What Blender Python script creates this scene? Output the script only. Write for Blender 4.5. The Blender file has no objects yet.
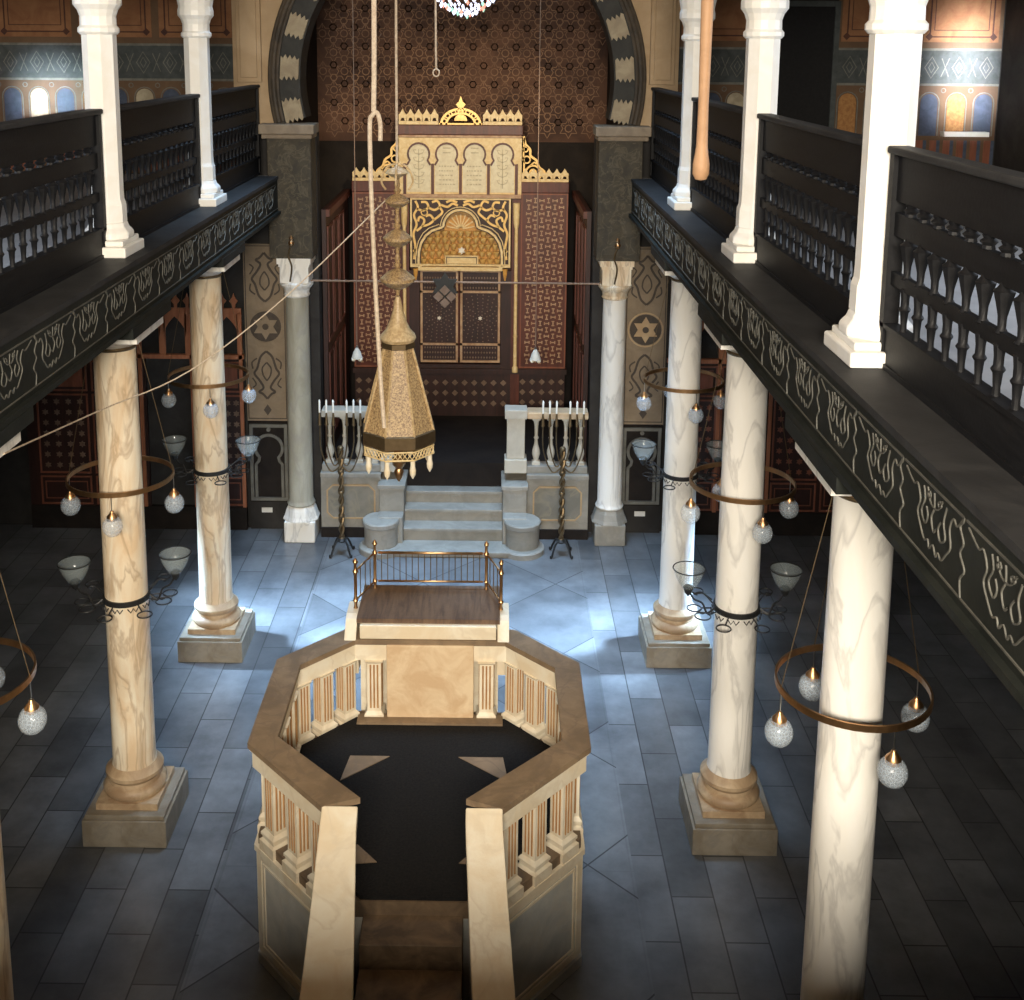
import bpy, math, random
from mathutils import Vector, Matrix
random.seed(7)
PI = math.pi
C = bpy.context.scene.collection
sc = bpy.context.scene

# ------------------------------------------------------------------ camera
cam = bpy.data.cameras.new('camera'); co = bpy.data.objects.new('camera', cam); C.objects.link(co)
pit, yaw, rol = 0.1697, -0.0105, 0.0063
fw = Vector((math.sin(yaw)*math.cos(pit), math.cos(yaw)*math.cos(pit), -math.sin(pit)))
rt = Vector((math.cos(yaw), -math.sin(yaw), 0)); up = rt.cross(fw)
r2 = rt*math.cos(rol)+up*math.sin(rol); u2 = -rt*math.sin(rol)+up*math.cos(rol)
m = Matrix((r2, u2, -fw)).transposed().to_4x4(); m.translation = (0.5017, 0, 6.7504)
co.matrix_world = m
cam.sensor_fit = 'HORIZONTAL'; cam.sensor_width = 36; cam.lens = 1139.14*36/1024
cam.shift_x = 31.2567/1024; cam.shift_y = -256.26/1024; cam.clip_start = .05; cam.clip_end = 200
sc.camera = co

# ------------------------------------------------------------------ world and light
w = bpy.data.worlds.new('world'); sc.world = w; w.use_nodes = True
w.node_tree.nodes['Background'].inputs[0].default_value = (.55, .7, 1, 1)
w.node_tree.nodes['Background'].inputs[1].default_value = .3
sc.view_settings.view_transform = 'Standard'; sc.view_settings.look = 'None'
sc.view_settings.exposure = 0.0; sc.view_settings.gamma = 1; sc.view_settings.use_curve_mapping = False
def area(name, loc, target, sx, sy, power, col, spread=180):
    l = bpy.data.lights.new(name, 'AREA'); l.shape = 'RECTANGLE'; l.size = sx; l.size_y = sy
    l.energy = power; l.color = col; l.spread = math.radians(spread)
    o = bpy.data.objects.new(name, l); C.objects.link(o); o.location = loc
    d = Vector(target)-Vector(loc); o.rotation_euler = d.to_track_quat('-Z', 'Y').to_euler(); return o
COOL = (.45, .69, 1.0); WARM = (1.0, .90, .75); NEUT = (1, .95, .88)
area('skylight', (0, 12.5, 9.95), (0, 12.2, 0), 3.4, 3.4, 250, COOL, 50)
area('rear_window_light', (0.2, -2.85, 7.55), (0, 9, 2.6), 3.6, 1.0, 1020, WARM, 120)
for s in (-1, 1):
    area('aisle_window_light', (s*7.1, 13.6, 3.2), (s*1.8, 12.3, 0), 1.2, .9, 140, COOL, 24)
    area('gallery_window_light', (s*7.1, 7.2, 7.2), (s*3.2, 7.0, 5.1), 3.6, 1.3, 110, (.80, .88, 1), 110)
area('sun_patch_window_light', (6.1, -2.85, 7.6), (6.72, 15.3, 6.55), .5, 1.2, 26, (.9, .95, 1), 3)
area('sun_patch_window_light', (-4.9, -2.85, 7.6), (-5.4, 15.3, 6.15),   .6, .5, 9, (.75, .88, 1), 3)
pl = bpy.data.lights.new('ark_fill_spot', 'SPOT'); pl.energy = 700; pl.color = (1, .78, .50); pl.shadow_soft_size = .15; pl.spot_size = math.radians(62); pl.spot_blend = .8  # added warm spot below the chandelier, aimed to brighten the ark
po_ = bpy.data.objects.new('ark_fill_spot', pl); C.objects.link(po_); po_.location = (.20, 12.1, 6.95); po_.rotation_euler = (Vector((0, 17.5, 4.4))-Vector((.2, 12.1, 6.95))).to_track_quat('-Z', 'Y').to_euler()

# ------------------------------------------------------------------ materials
def nt(name):
    mt = bpy.data.materials.new(name); mt.use_nodes = True; t = mt.node_tree
    return mt, t, t.nodes['Principled BSDF']
def N(t, ty, **k):
    n = t.nodes.new(ty)
    for a, b in k.items():
        if a.startswith('i_'): n.inputs[a[2:].replace('_', ' ')].default_value = b
        else: setattr(n, a, b)
    return n
def ramp(t, fac, stops):
    r = t.nodes.new('ShaderNodeValToRGB'); e = r.color_ramp.elements
    while len(e) < len(stops): e.new(.5)
    for i, (p, c) in enumerate(stops): e[i].position = p; e[i].color = (*c, 1)
    t.links.new(fac, r.inputs[0]); return r.outputs[0]
def stone(name, base, alt, scale=3, rough=.45, vein=None, stretch=(1, 1, 1), bump=.15, detail=6, spec=.5):
    mt, t, b = nt(name)
    tc = N(t, 'ShaderNodeTexCoord'); mp = N(t, 'ShaderNodeMapping'); mp.inputs['Scale'].default_value = stretch
    t.links.new(tc.outputs['Object'], mp.inputs[0])
    no = N(t, 'ShaderNodeTexNoise', i_Scale=scale, i_Detail=detail, i_Roughness=.6, i_Distortion=.6); t.links.new(mp.outputs[0], no.inputs['Vector'])
    c = ramp(t, no.outputs['Fac'], [(.38, base), (.62, alt)])
    if vein:
        v = N(t, 'ShaderNodeTexNoise', i_Scale=scale*.8, i_Detail=5, i_Distortion=.8); t.links.new(mp.outputs[0], v.inputs['Vector'])
        f = ramp(t, v.outputs['Fac'], [(.455, (0, 0, 0)), (.5, (.6, .6, .6)), (.53, (0, 0, 0))])
        mx = N(t, 'ShaderNodeMix', data_type='RGBA'); t.links.new(f, mx.inputs[0]); t.links.new(c, mx.inputs[6]); mx.inputs[7].default_value = (*vein, 1); c = mx.outputs[2]
    t.links.new(c, b.inputs['Base Color']); b.inputs['Roughness'].default_value = rough
    b.inputs['Specular IOR Level'].default_value = spec
    if bump:
        bn = N(t, 'ShaderNodeTexNoise', i_Scale=40, i_Detail=4); t.links.new(tc.outputs['Object'], bn.inputs['Vector'])
        bp = N(t, 'ShaderNodeBump', i_Strength=bump, i_Distance=.01); t.links.new(bn.outputs['Fac'], bp.inputs['Height']); t.links.new(bp.outputs[0], b.inputs['Normal'])
    return mt
def metal(name, col, rough=.35, met=1.0):
    mt, t, b = nt(name); tc = N(t, 'ShaderNodeTexCoord')
    no = N(t, 'ShaderNodeTexNoise', i_Scale=18, i_Detail=4); t.links.new(tc.outputs['Object'], no.inputs['Vector'])
    t.links.new(ramp(t, no.outputs['Fac'], [(.3, tuple(x*.75 for x in col)), (.7, col)]), b.inputs['Base Color'])
    b.inputs['Metallic'].default_value = met; b.inputs['Roughness'].default_value = rough; return mt
def glass(name, col, alpha=.45, rough=.15, crackle=True):
    mt, t, b = nt(name); tr = N(t, 'ShaderNodeBsdfTransparent'); mx = N(t, 'ShaderNodeMixShader')
    b.inputs['Base Color'].default_value = (*col, 1); b.inputs['Roughness'].default_value = rough
    out = t.nodes['Material Output']; t.links.new(tr.outputs[0], mx.inputs[1]); t.links.new(b.outputs[0], mx.inputs[2]); t.links.new(mx.outputs[0], out.inputs[0])
    if crackle:
        tc = N(t, 'ShaderNodeTexCoord'); vo = N(t, 'ShaderNodeTexVoronoi', feature='DISTANCE_TO_EDGE', i_Scale=45); t.links.new(tc.outputs['Object'], vo.inputs['Vector'])
        f = ramp(t, vo.outputs['Distance'], [(.0, (min(1, alpha+.16),)*3), (.12, (alpha,)*3)]); t.links.new(f, mx.inputs[0])
    else: mx.inputs[0].default_value = alpha
    return mt
M = {}
M['column'] = stone('cream_marble', (.86, .78, .62), (.74, .56, .36), 2.6, .38, (.40, .27, .16), (2.2, 2.2, .5))
M['column_pale'] = stone('pale_marble', (.90, .88, .83), (.86, .83, .76), 2.2, .35, (.52, .50, .47), (2, 2, .5))
M['column_grey'] = stone('grey_green_marble', (.44, .42, .34), (.33, .31, .24), 2.5, .42, (.33, .31, .27), (2, 2, .6))
M['base'] = stone('stained_marble', (.55, .41, .26), (.36, .24, .14), 5, .5)
M['plinth'] = stone('grey_stone', (.30, .265, .21), (.22, .185, .135), 5, .6, (.22, .2, .17))
M['plinth_blue'] = stone('blue_grey_stone', (.42, .43, .42), (.30, .31, .31), 4, .55)
M['white_paint'] = stone('white_painted_stone', (.88, .87, .83), (.83, .80, .73), 4, .45, bump=.08)
M['pulpit_white'] = stone('pulpit_cream_marble', (.80, .73, .58), (.72, .60, .42), 3, .45, (.66, .56, .41))
M['pulpit_pink'] = stone('pulpit_honey_marble', (.74, .58, .38), (.60, .42, .25), 4, .5)
M['pulpit_top'] = stone('pulpit_worn_top_marble', (.27, .19, .115), (.18, .125, .075), 4, .55, (.17, .12, .08))
M['pulpit_panel'] = stone('pulpit_grey_blue_marble', (.56, .55, .50), (.40, .41, .39), 3, .45, (.5, .47, .4))
M['honey_groove'] = stone('honey_groove', (.45, .25, .10), (.36, .18, .07), 6, .6)
M['carpet'] = stone('black_carpet', (.012, .012, .013), (.02, .019, .018), 60, .95, spec=.1, bump=.4)
M['step'] = stone('brown_worn_step', (.22, .15, .09), (.10, .07, .045), 5, .6)
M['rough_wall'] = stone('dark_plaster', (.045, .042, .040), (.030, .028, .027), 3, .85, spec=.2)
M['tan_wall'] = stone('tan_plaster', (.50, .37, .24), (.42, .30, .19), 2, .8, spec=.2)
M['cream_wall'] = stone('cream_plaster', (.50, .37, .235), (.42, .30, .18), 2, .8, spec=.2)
M['mural'] = stone('mural_ground', (.16, .10, .06), (.13, .08, .05), 3, .8, spec=.2)
M['mural_orange'] = stone('mural_orange', (.32, .16, .08), (.24, .11, .055), 4, .8, spec=.2)
M['mural_dark'] = stone('mural_dark_line', (.10, .045, .03), (.07, .035, .03), 4, .8, spec=.2)
M['mural_grey'] = stone('mural_grey_frieze', (.085, .095, .095), (.06, .068, .068), 8, .8, spec=.2)
M['mural_pale'] = stone('mural_pale_line', (.20, .20, .175), (.14, .14, .125), 8, .8, spec=.2)
M['mural_blue'] = stone('mural_blue', (.08, .10, .15), (.06, .075, .11), 8, .8, spec=.2)
M['mural_cream'] = stone('mural_cream', (.50, .44, .32), (.36, .31, .22), 8, .8, spec=.2)
M['mural_ochre'] = stone('mural_ochre', (.42, .22, .08), (.30, .14, .055), 20, .8, spec=.2)
M['blackwood'] = stone('black_painted_wood', (.006, .006, .007), (.010, .010, .011), 6, .55, stretch=(4, .6, 4), bump=.1, spec=.2)
M['ledge'] = stone('charcoal_ledge', (.024, .024, .025), (.036, .036, .037), 4, .6, bump=.1, spec=.2)
M['fascia'] = stone('green_black_fascia', (.012, .014, .012), (.020, .022, .019), 4, .6, bump=.1, spec=.2)
M['fascia_line'] = stone('grey_gold_line', (.11, .107, .09), (.07, .068, .058), 9, .6)
M['gallery_floor'] = stone('gallery_floor', (.50, .52, .55), (.42, .44, .47), 3, .6)
M['pier'] = stone('olive_grey_pier', (.060, .048, .029), (.035, .029, .019), 8, .7, (.13, .11, .07))
M['impost'] = stone('dusty_impost', (.30, .24, .17), (.22, .17, .12), 6, .7)
M['arch_white'] = stone('arch_cream', (.40, .33, .22), (.30, .24, .16), 6, .7)
M['arch_black'] = stone('arch_black', (.020, .020, .018), (.032, .031, .027), 6, .7)
M['arch_mould'] = stone('arch_moulding', (.085, .065, .045), (.05, .04, .03), 6, .6)
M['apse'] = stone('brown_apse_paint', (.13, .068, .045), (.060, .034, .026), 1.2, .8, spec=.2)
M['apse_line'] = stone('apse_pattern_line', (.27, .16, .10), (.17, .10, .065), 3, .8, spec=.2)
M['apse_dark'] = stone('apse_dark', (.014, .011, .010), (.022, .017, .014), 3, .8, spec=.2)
M['redwood'] = stone('red_brown_wood', (.115, .030, .018), (.07, .020, .013), 5, .45, stretch=(3, 3, .4))
M['redwood_dark'] = stone('dark_red_wood', (.038, .012, .009), (.022, .008, .006), 5, .5, stretch=(3, 3, .4))
M['pinkwood'] = stone('rose_wood', (.26, .085, .045), (.18, .06, .032), 5, .5, stretch=(3, 3, .4))
M['orangewood'] = stone('orange_wood', (.44, .17, .08), (.34, .12, .055), 5, .5, stretch=(3, 3, .4))
M['inlay'] = stone('bone_inlay', (.50, .34, .21), (.36, .21, .12), 12, .5)
M['inlay_dim'] = stone('dim_inlay', (.20, .13, .09), (.14, .09, .06), 12, .5)
M['pearl'] = stone('pearl_inlay', (.85, .82, .74), (.75, .7, .6), 12, .3)
M['gold'] = metal('gold_leaf', (.85, .56, .20), .42, .3)
M['gold_pale'] = stone('pale_gilding', (.78, .62, .34), (.66, .48, .22), 14, .45)
M['gold_deep'] = stone('amber_gilding', (.62, .34, .08), (.45, .22, .05), 14, .4)
M['tablet'] = stone('cream_tablet', (.72, .66, .48), (.62, .55, .38), 14, .5)
M['tablet_line'] = stone('faded_script', (.50, .44, .30), (.42, .36, .24), 14, .6)
M['brass'] = metal('aged_brass', (.62, .36, .17), .38)
M['dark_brass'] = metal('dark_brass', (.20, .14, .075), .45, .8)
M['iron'] = metal('dark_iron', (.045, .045, .045), .5, .6)
M['silver'] = metal('silver', (.75, .75, .72), .3)
M['rope'] = stone('pale_rope', (.62, .52, .40), (.48, .38, .28), 40, .9, spec=.1)
M['rope_dim'] = stone('dim_cord', (.28, .20, .15), (.22, .15, .11), 40, .9, spec=.1)
M['wood_board'] = stone('worn_brown_board', (.16, .10, .062), (.085, .052, .034), 4, .45, stretch=(5, .6, 1))
M['knob'] = stone('tan_leather_pull', (.48, .28, .15), (.40, .23, .12), 8, .6)
M['lantern'] = stone('pierced_gold_metal', (.52, .36, .17), (.20, .12, .06), 60, .5, stretch=(1, 1, 1), detail=3)
M['lantern_rib'] = stone('lantern_rib', (.60, .45, .25), (.40, .27, .13), 30, .45)
M['globe'] = glass('crackled_glass', (.70, .80, .90), .22)
M['clear'] = glass('clear_glass', (.50, .58, .60), .16, .06, False)
M['crystal'] = glass('crystal', (.9, .92, 1), .75, .1, False)
M['milk'] = stone('milk_glass', (.80, .66, .42), (.85, .8, .68), 8, .25)
M['paper'] = stone('white_card', (.80, .80, .77), (.76, .76, .73), 8, .8)
M['pil_tan'] = stone('painted_tan_pilaster', (.27, .205, .135), (.215, .16, .105), 5, .75)
M['pil_dark'] = stone('pilaster_dark_ornament', (.055, .042, .032), (.075, .055, .04), 8, .75)
M['pil_grey'] = stone('grey_carved_panel', (.17, .165, .14), (.12, .115, .10), 6, .7)
M['podium'] = stone('podium_grey_marble', (.34, .32, .28), (.24, .23, .20), 3, .5, (.26, .25, .22))
M['podium_pale'] = stone('podium_pale_marble', (.60, .56, .47), (.50, .46, .38), 3, .5)
M['podium_panel'] = stone('podium_panel', (.25, .235, .20), (.19, .18, .15), 3, .5, (.3, .27, .2))
M['ochre_line'] = stone('ochre_trim_line', (.50, .36, .20), (.42, .28, .15), 6, .6)
def emit(name, col, s):
    mt, t, b = nt(name); b.inputs['Base Color'].default_value = (*col, 1); b.inputs['Emission Color'].default_value = (*col, 1); b.inputs['Emission Strength'].default_value = s; return mt
M['candle'] = stone('white_candle', (.93, .92, .86), (.88, .86, .8), 8, .4)
M['sky'] = emit('daylight_pane', (.6, .8, 1), .25)
M['lit_crystal'] = emit('lit_crystal', (.75, .8, 1), 1.6)
M['lit_red'] = emit('lit_red_crystal', (1, .35, .25), 1.0)
M['lit_green'] = emit('lit_green_crystal', (.4, .8, .6), .8)

def floor_mat():
    mt, t, b = nt('slab_floor'); L = t.links.new
    tc = N(t, 'ShaderNodeTexCoord'); sp = N(t, 'ShaderNodeSeparateXYZ'); L(tc.outputs['Object'], sp.inputs[0])
    def mp(rot, loc=(0, 0, 0)):
        q = N(t, 'ShaderNodeMapping'); q.inputs['Rotation'].default_value = (0, 0, rot); q.inputs['Location'].default_value = loc; L(tc.outputs['Object'], q.inputs[0]); return q
    def brick(q, wd, h, off=.5, seedc=0, mort=.007):
        n = N(t, 'ShaderNodeTexBrick', offset=off); L(q.outputs[0], n.inputs['Vector'])
        n.inputs['Color1'].default_value = (.13, .13, .13, 1); n.inputs['Color2'].default_value = (.25, .25, .25, 1); n.inputs['Mortar'].default_value = (.06, .06, .06, 1)
        n.inputs['Scale'].default_value = 1; n.inputs['Mortar Size'].default_value = mort; n.inputs['Brick Width'].default_value = wd; n.inputs['Row Height'].default_value = h; n.inputs['Mortar Smooth'].default_value = .3; return n
    strips = brick(mp(PI/2, (.13, .05, 0)), .95, .34)
    diam = brick(mp(PI/4, (.3, .2, 0)), 1.2, 1.2, 0, mort=.008)
    diam2 = brick(mp(PI/2), 1.697, 1.697, 0, mort=.008)
    ax = N(t, 'ShaderNodeMath', operation='ABSOLUTE'); L(sp.outputs[0], ax.inputs[0])
    lt = N(t, 'ShaderNodeMath', operation='LESS_THAN'); L(ax.outputs[0], lt.inputs[0]); lt.inputs[1].default_value = 1.72
    mn = N(t, 'ShaderNodeMix', data_type='RGBA', blend_type='MULTIPLY'); mn.inputs[0].default_value = .55; L(diam.outputs[0], mn.inputs[6]); L(diam2.outputs[0], mn.inputs[7])
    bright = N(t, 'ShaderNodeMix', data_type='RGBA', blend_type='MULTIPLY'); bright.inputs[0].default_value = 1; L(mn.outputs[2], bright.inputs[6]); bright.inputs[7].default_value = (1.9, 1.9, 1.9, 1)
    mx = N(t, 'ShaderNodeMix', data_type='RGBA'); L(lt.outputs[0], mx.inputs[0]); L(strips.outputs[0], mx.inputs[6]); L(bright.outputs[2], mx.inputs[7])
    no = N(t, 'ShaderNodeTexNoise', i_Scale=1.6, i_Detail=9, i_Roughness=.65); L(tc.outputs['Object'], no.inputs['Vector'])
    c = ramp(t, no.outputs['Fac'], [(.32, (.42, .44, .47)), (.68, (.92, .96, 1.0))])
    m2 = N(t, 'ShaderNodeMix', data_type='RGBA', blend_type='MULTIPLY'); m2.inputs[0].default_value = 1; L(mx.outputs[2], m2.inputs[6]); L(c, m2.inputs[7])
    L(m2.outputs[2], b.inputs['Base Color']); b.inputs['Roughness'].default_value = .33
    bp = N(t, 'ShaderNodeBump', i_Strength=.12, i_Distance=.01); L(m2.outputs[2], bp.inputs['Height']); L(bp.outputs[0], b.inputs['Normal'])
    return mt
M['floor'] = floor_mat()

# ------------------------------------------------------------------ mesh helpers
OFF = {}                                   # things whose meshes are written in world coordinates
class MB:
    def __init__(s): s.v = []; s.f = []
    def add(s, vs, fs):
        n = len(s.v); s.v += [tuple(v) for v in vs]; s.f += [tuple(i+n for i in f) for f in fs]; return s
    def box(s, x0, x1, y0, y1, z0, z1):
        return s.add([(x0,y0,z0),(x1,y0,z0),(x1,y1,z0),(x0,y1,z0),(x0,y0,z1),(x1,y0,z1),(x1,y1,z1),(x0,y1,z1)],
                     [(0,3,2,1),(4,5,6,7),(0,1,5,4),(1,2,6,5),(2,3,7,6),(3,0,4,7)])
    def lathe(s, prof, c=(0,0,0), n=20, rot=0.0, sx=1, sy=1):
        vs = []; k = len(prof)
        for r, z in prof:
            for i in range(n):
                a = rot+2*PI*i/n; vs.append((c[0]+r*math.cos(a)*sx, c[1]+r*math.sin(a)*sy, c[2]+z))
        fs = [(j*n+i, j*n+(i+1) % n, (j+1)*n+(i+1) % n, (j+1)*n+i) for j in range(k-1) for i in range(n)]
        fs += [tuple(range(n-1, -1, -1)), tuple((k-1)*n+i for i in range(n))]
        return s.add(vs, fs)
    def prism(s, poly, z0, z1):            # horizontal polygon, ccw
        n = len(poly); vs = [(x, y, z0) for x, y in poly]+[(x, y, z1) for x, y in poly]
        return s.add(vs, [tuple(range(n-1, -1, -1)), tuple(range(n, 2*n))]+[(i, (i+1) % n, (i+1) % n+n, i+n) for i in range(n)])
    def tube(s, pts, r, n=8, closed=False, rs=None):
        pts = [Vector(p) for p in pts]; k = len(pts); vs = []
        prev = None
        for i, p in enumerate(pts):
            if closed: d = pts[(i+1) % k]-pts[i-1]
            else: d = pts[min(i+1, k-1)]-pts[max(i-1, 0)]
            d = d.normalized() if d.length > 1e-9 else Vector((0, 0, 1))
            if prev is None:
                a = Vector((0, 0, 1)) if abs(d.z) < .9 else Vector((1, 0, 0)); u = d.cross(a).normalized()
            else:
                u = (prev-d*prev.dot(d)).normalized()
            prev = u; vv = d.cross(u); rr = rs[i] if rs else r
            for j in range(n):
                t = 2*PI*j/n; vs.append(p+u*(rr*math.cos(t))+vv*(rr*math.sin(t)))
        fs = []
        for i in range(k if closed else k-1):
            a, b = i*n, ((i+1) % k)*n
            fs += [(a+j, a+(j+1) % n, b+(j+1) % n, b+j) for j in range(n)]
        if not closed: fs += [tuple(range(n-1, -1, -1)), tuple((k-1)*n+j for j in range(n))]
        return s.add(vs, fs)
    def sphere(s, c, r, n=14, k=8, sz=1.0):
        return s.lathe([(max(r*math.sin(PI*j/k), 1e-4), -r*sz*math.cos(PI*j/k)) for j in range(k+1)], c, n)
    def plate(s, F, poly, t0, t1):         # polygon in frame F, between offsets t0 and t1
        n = len(poly); vs = [F(a, b, t0) for a, b in poly]+[F(a, b, t1) for a, b in poly]
        return s.add(vs, [tuple(range(n-1, -1, -1)), tuple(range(n, 2*n))]+[(i, (i+1) % n, (i+1) % n+n, i+n) for i in range(n)])
    def rect(s, F, a0, a1, b0, b1, t0, t1): return s.plate(F, [(a0,b0),(a1,b0),(a1,b1),(a0,b1)], t0, t1)
    def stroke(s, F, pts, wd, t0, t1, closed=False):
        k = len(pts); L = []; R = []
        for i in range(k):
            if closed: d = (pts[(i+1) % k][0]-pts[i-1][0], pts[(i+1) % k][1]-pts[i-1][1])
            else:
                p, q = pts[max(i-1, 0)], pts[min(i+1, k-1)]; d = (q[0]-p[0], q[1]-p[1])
            l = math.hypot(*d) or 1; nx, ny = -d[1]/l*wd/2, d[0]/l*wd/2
            L.append((pts[i][0]+nx, pts[i][1]+ny)); R.append((pts[i][0]-nx, pts[i][1]-ny))
        vs = []
        for i in range(k): vs += [F(*L[i], t0), F(*R[i], t0), F(*L[i], t1), F(*R[i], t1)]
        fs = []
        for i in range(k if closed else k-1):
            a, b = i*4, ((i+1) % k)*4
            fs += [(a+2, a+3, b+3, b+2), (a, b, b+1, a+1), (a, a+2, b+2, b), (a+1, b+1, b+3, a+3)]
        return s.add(vs, fs)
    def frame(s, F, a0, a1, b0, b1, wd, t0, t1):
        s.rect(F, a0, a1, b0, b0+wd, t0, t1); s.rect(F, a0, a1, b1-wd, b1, t0, t1)
        s.rect(F, a0, a0+wd, b0+wd, b1-wd, t0, t1); return s.rect(F, a1-wd, a1, b0+wd, b1-wd, t0, t1)
    def build(s, name, mat, parent=None, smooth=False, origin=None, bevel=0):
        me = bpy.data.meshes.new(name)
        off = OFF.get(parent.name, Vector()) if parent else (Vector(origin) if origin else Vector())
        me.from_pydata([tuple(Vector(v)-off) for v in s.v], [], s.f)
        me.update()
        import bmesh
        bm = bmesh.new(); bm.from_mesh(me); bmesh.ops.recalc_face_normals(bm, faces=bm.faces)
        if smooth:
            for f in bm.faces: f.smooth = len(f.verts) <= 4
            for e in bm.edges:
                if len(e.link_faces) == 2 and e.calc_face_angle(0) > math.radians(40): e.smooth = False
        bm.to_mesh(me); bm.free()
        o = bpy.data.objects.new(name, me); C.objects.link(o); me.materials.append(M[mat] if isinstance(mat, str) else mat)
        if parent:
            o.parent = parent
            if parent.name in OFF: OFF[o.name] = off
        elif origin: o.location = off
        if bevel:
            b = o.modifiers.new('bevel', 'BEVEL'); b.width = bevel; b.segments = 2; b.limit_method = 'ANGLE'
        return o
def FR(o, u, v, n):
    o, u, v, n = map(Vector, (o, u, v, n)); return lambda a, b, c=0: o+u*a+v*b+n*c
def FY(y): return FR((0, y, 0), (1, 0, 0), (0, 0, 1), (0, -1, 0))       # a plane facing the viewer
def thing(name, label, cat, loc=(0, 0, 0), rz=0, group=None, kind=None):
    o = bpy.data.objects.new(name, None); C.objects.link(o); o.location = loc; o.rotation_euler = (0, 0, rz); o.empty_display_size = .1
    return tag(o, label, cat, group, kind)
def wthing(name, label, cat, loc, **k):
    o = thing(name, label, cat, loc, **k); OFF[o.name] = Vector(loc); return o
def tag(o, label=None, cat=None, group=None, kind=None):
    if label: o['label'] = label
    if cat: o['category'] = cat
    if group: o['group'] = group
    if kind: o['kind'] = kind
    return o
def struct(o): o['kind'] = 'structure'; return o
def dup(root, loc=None, rz=None, label=None, group=None, scale=None):
    r = root.copy(); C.objects.link(r)
    if loc is not None: r.location = loc
    if rz is not None: r.rotation_euler = (0, 0, rz)
    if scale: r.scale = scale
    if label: r['label'] = label
    if group: r['group'] = group
    for ch in list(root.children):
        c = ch.copy(); C.objects.link(c); c.parent = r
        for g in ch.children:
            d = g.copy(); C.objects.link(d); d.parent = c
    return r
def arcp(cx, cy, r, a0, a1, n): return [(cx+r*math.cos(math.radians(a0+(a1-a0)*i/n)), cy+r*math.sin(math.radians(a0+(a1-a0)*i/n))) for i in range(n+1)]
def star6(cx, cy, r, rot=90):
    return [(cx+(r if i % 2 == 0 else r*.577)*math.cos(math.radians(rot+30*i)), cy+(r if i % 2 == 0 else r*.577)*math.sin(math.radians(rot+30*i))) for i in range(12)]
def fan(mb, F, pts, c, t0, t1):            # star-shaped polygon around a centre
    k = len(pts)
    for i in range(k): mb.plate(F, [c, pts[i], pts[(i+1) % k]], t0, t1)
def smoothpts(ctrl, n=6):                  # Catmull-Rom through control points
    out = []; k = len(ctrl)
    for i in range(k-1):
        p0, p1, p2, p3 = (Vector(ctrl[max(i-1, 0)]), Vector(ctrl[i]), Vector(ctrl[i+1]), Vector(ctrl[min(i+2, k-1)]))
        for j in range(n):
            t = j/n; out.append(tuple(.5*((2*p1)+(p2-p0)*t+(2*p0-5*p1+4*p2-p3)*t*t+(3*p1-p0-3*p2+p3)*t**3)))
    out.append(tuple(ctrl[-1])); return out

# ================================================================== THE SHELL
Y0, S = 9.05, 2.974
YR = [Y0-2*S, Y0-S, Y0, Y0+S, 15.0]                 # rows of columns
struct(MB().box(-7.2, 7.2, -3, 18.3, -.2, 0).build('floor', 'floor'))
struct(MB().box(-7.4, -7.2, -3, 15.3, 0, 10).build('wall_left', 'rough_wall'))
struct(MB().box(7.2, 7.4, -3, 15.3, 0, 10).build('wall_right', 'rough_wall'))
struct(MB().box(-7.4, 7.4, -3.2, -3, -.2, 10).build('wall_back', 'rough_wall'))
ce = MB()
for r in ((-7.4, -1.9, -3, 18.4), (1.9, 7.4, -3, 18.4), (-1.9, 1.9, -3, 10.5), (-1.9, 1.9, 14.3, 18.4)): ce.box(r[0], r[1], r[2], r[3], 10, 10.2)
struct(ce.build('ceiling', 'tan_wall'))
wn = struct(MB().box(-1.9, 1.9, 10.5, 14.3, 10.1, 10.14).build('window_1', 'sky'))
f = MB()
for x in (-1.9, -.95, 0, .95, 1.82): f.box(x, x+.08, 10.5, 14.3, 10.0, 10.1)
for y in (10.5, 11.75, 13.0, 14.22): f.box(-1.9, 1.9, y, y+.08, 10.0, 10.1)
f.build('window_frame', 'white_paint', wn)
# end wall: gallery parts, aisle parts and the arched wall over the sanctuary
struct(MB().box(-7.2, -2.9, 15.3, 15.5, 0, 10).build('wall_end_left', 'rough_wall'))
struct(MB().box(2.9, 7.2, 15.3, 15.5, 0, 10).build('wall_end_right', 'rough_wall'))
F15 = FY(15.0)
ACX, ACZ, RI, RM, RO = .02, 6.34, 2.05, 2.31, 2.47
aw = MB(); arc = arcp(ACX, ACZ, RI, -17, 197, 44)
top = 10.0
def ringquad(p, q): aw.plate(F15, [p, q, (q[0], top), (p[0], top)], -.5, 0)
pts = arcp(ACX, ACZ, RO-.02, -17, 197, 60)
up_ = [p for p in pts]
xr = ACX+RO-.02
# right of the ring, left of the ring, above the ring
right = [(2.9, 5.64), (2.9, 10), (xr, 10)]+[p for p in arcp(ACX, ACZ, RO-.02, 0, -17, 8)]+[(ACX+2.34, 5.64)]
aw.plate(F15, right, -.5, 0)
left = [(-2.9, 5.64), (-2.9, 10), (ACX-RO+.02, 10)]+[p for p in arcp(ACX, ACZ, RO-.02, 180, 197, 8)]+[(ACX-2.34, 5.64)]
aw.plate(F15, left, -.5, 0)
ap = arcp(ACX, ACZ, RO-.02, 0, 180, 36)
for p, q in zip(ap[:-1], ap[1:]): aw.plate(F15, [p, (p[0], 10), (q[0], 10), q], -.5, 0)
struct(aw.build('wall_arch', 'cream_wall'))
# lower end wall behind the arch columns, with the opening of the sanctuary
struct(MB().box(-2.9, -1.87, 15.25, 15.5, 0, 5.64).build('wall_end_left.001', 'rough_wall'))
struct(MB().box(1.87, 2.9, 15.25, 15.5, 0, 5.64).build('wall_end_right.001', 'rough_wall'))
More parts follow.
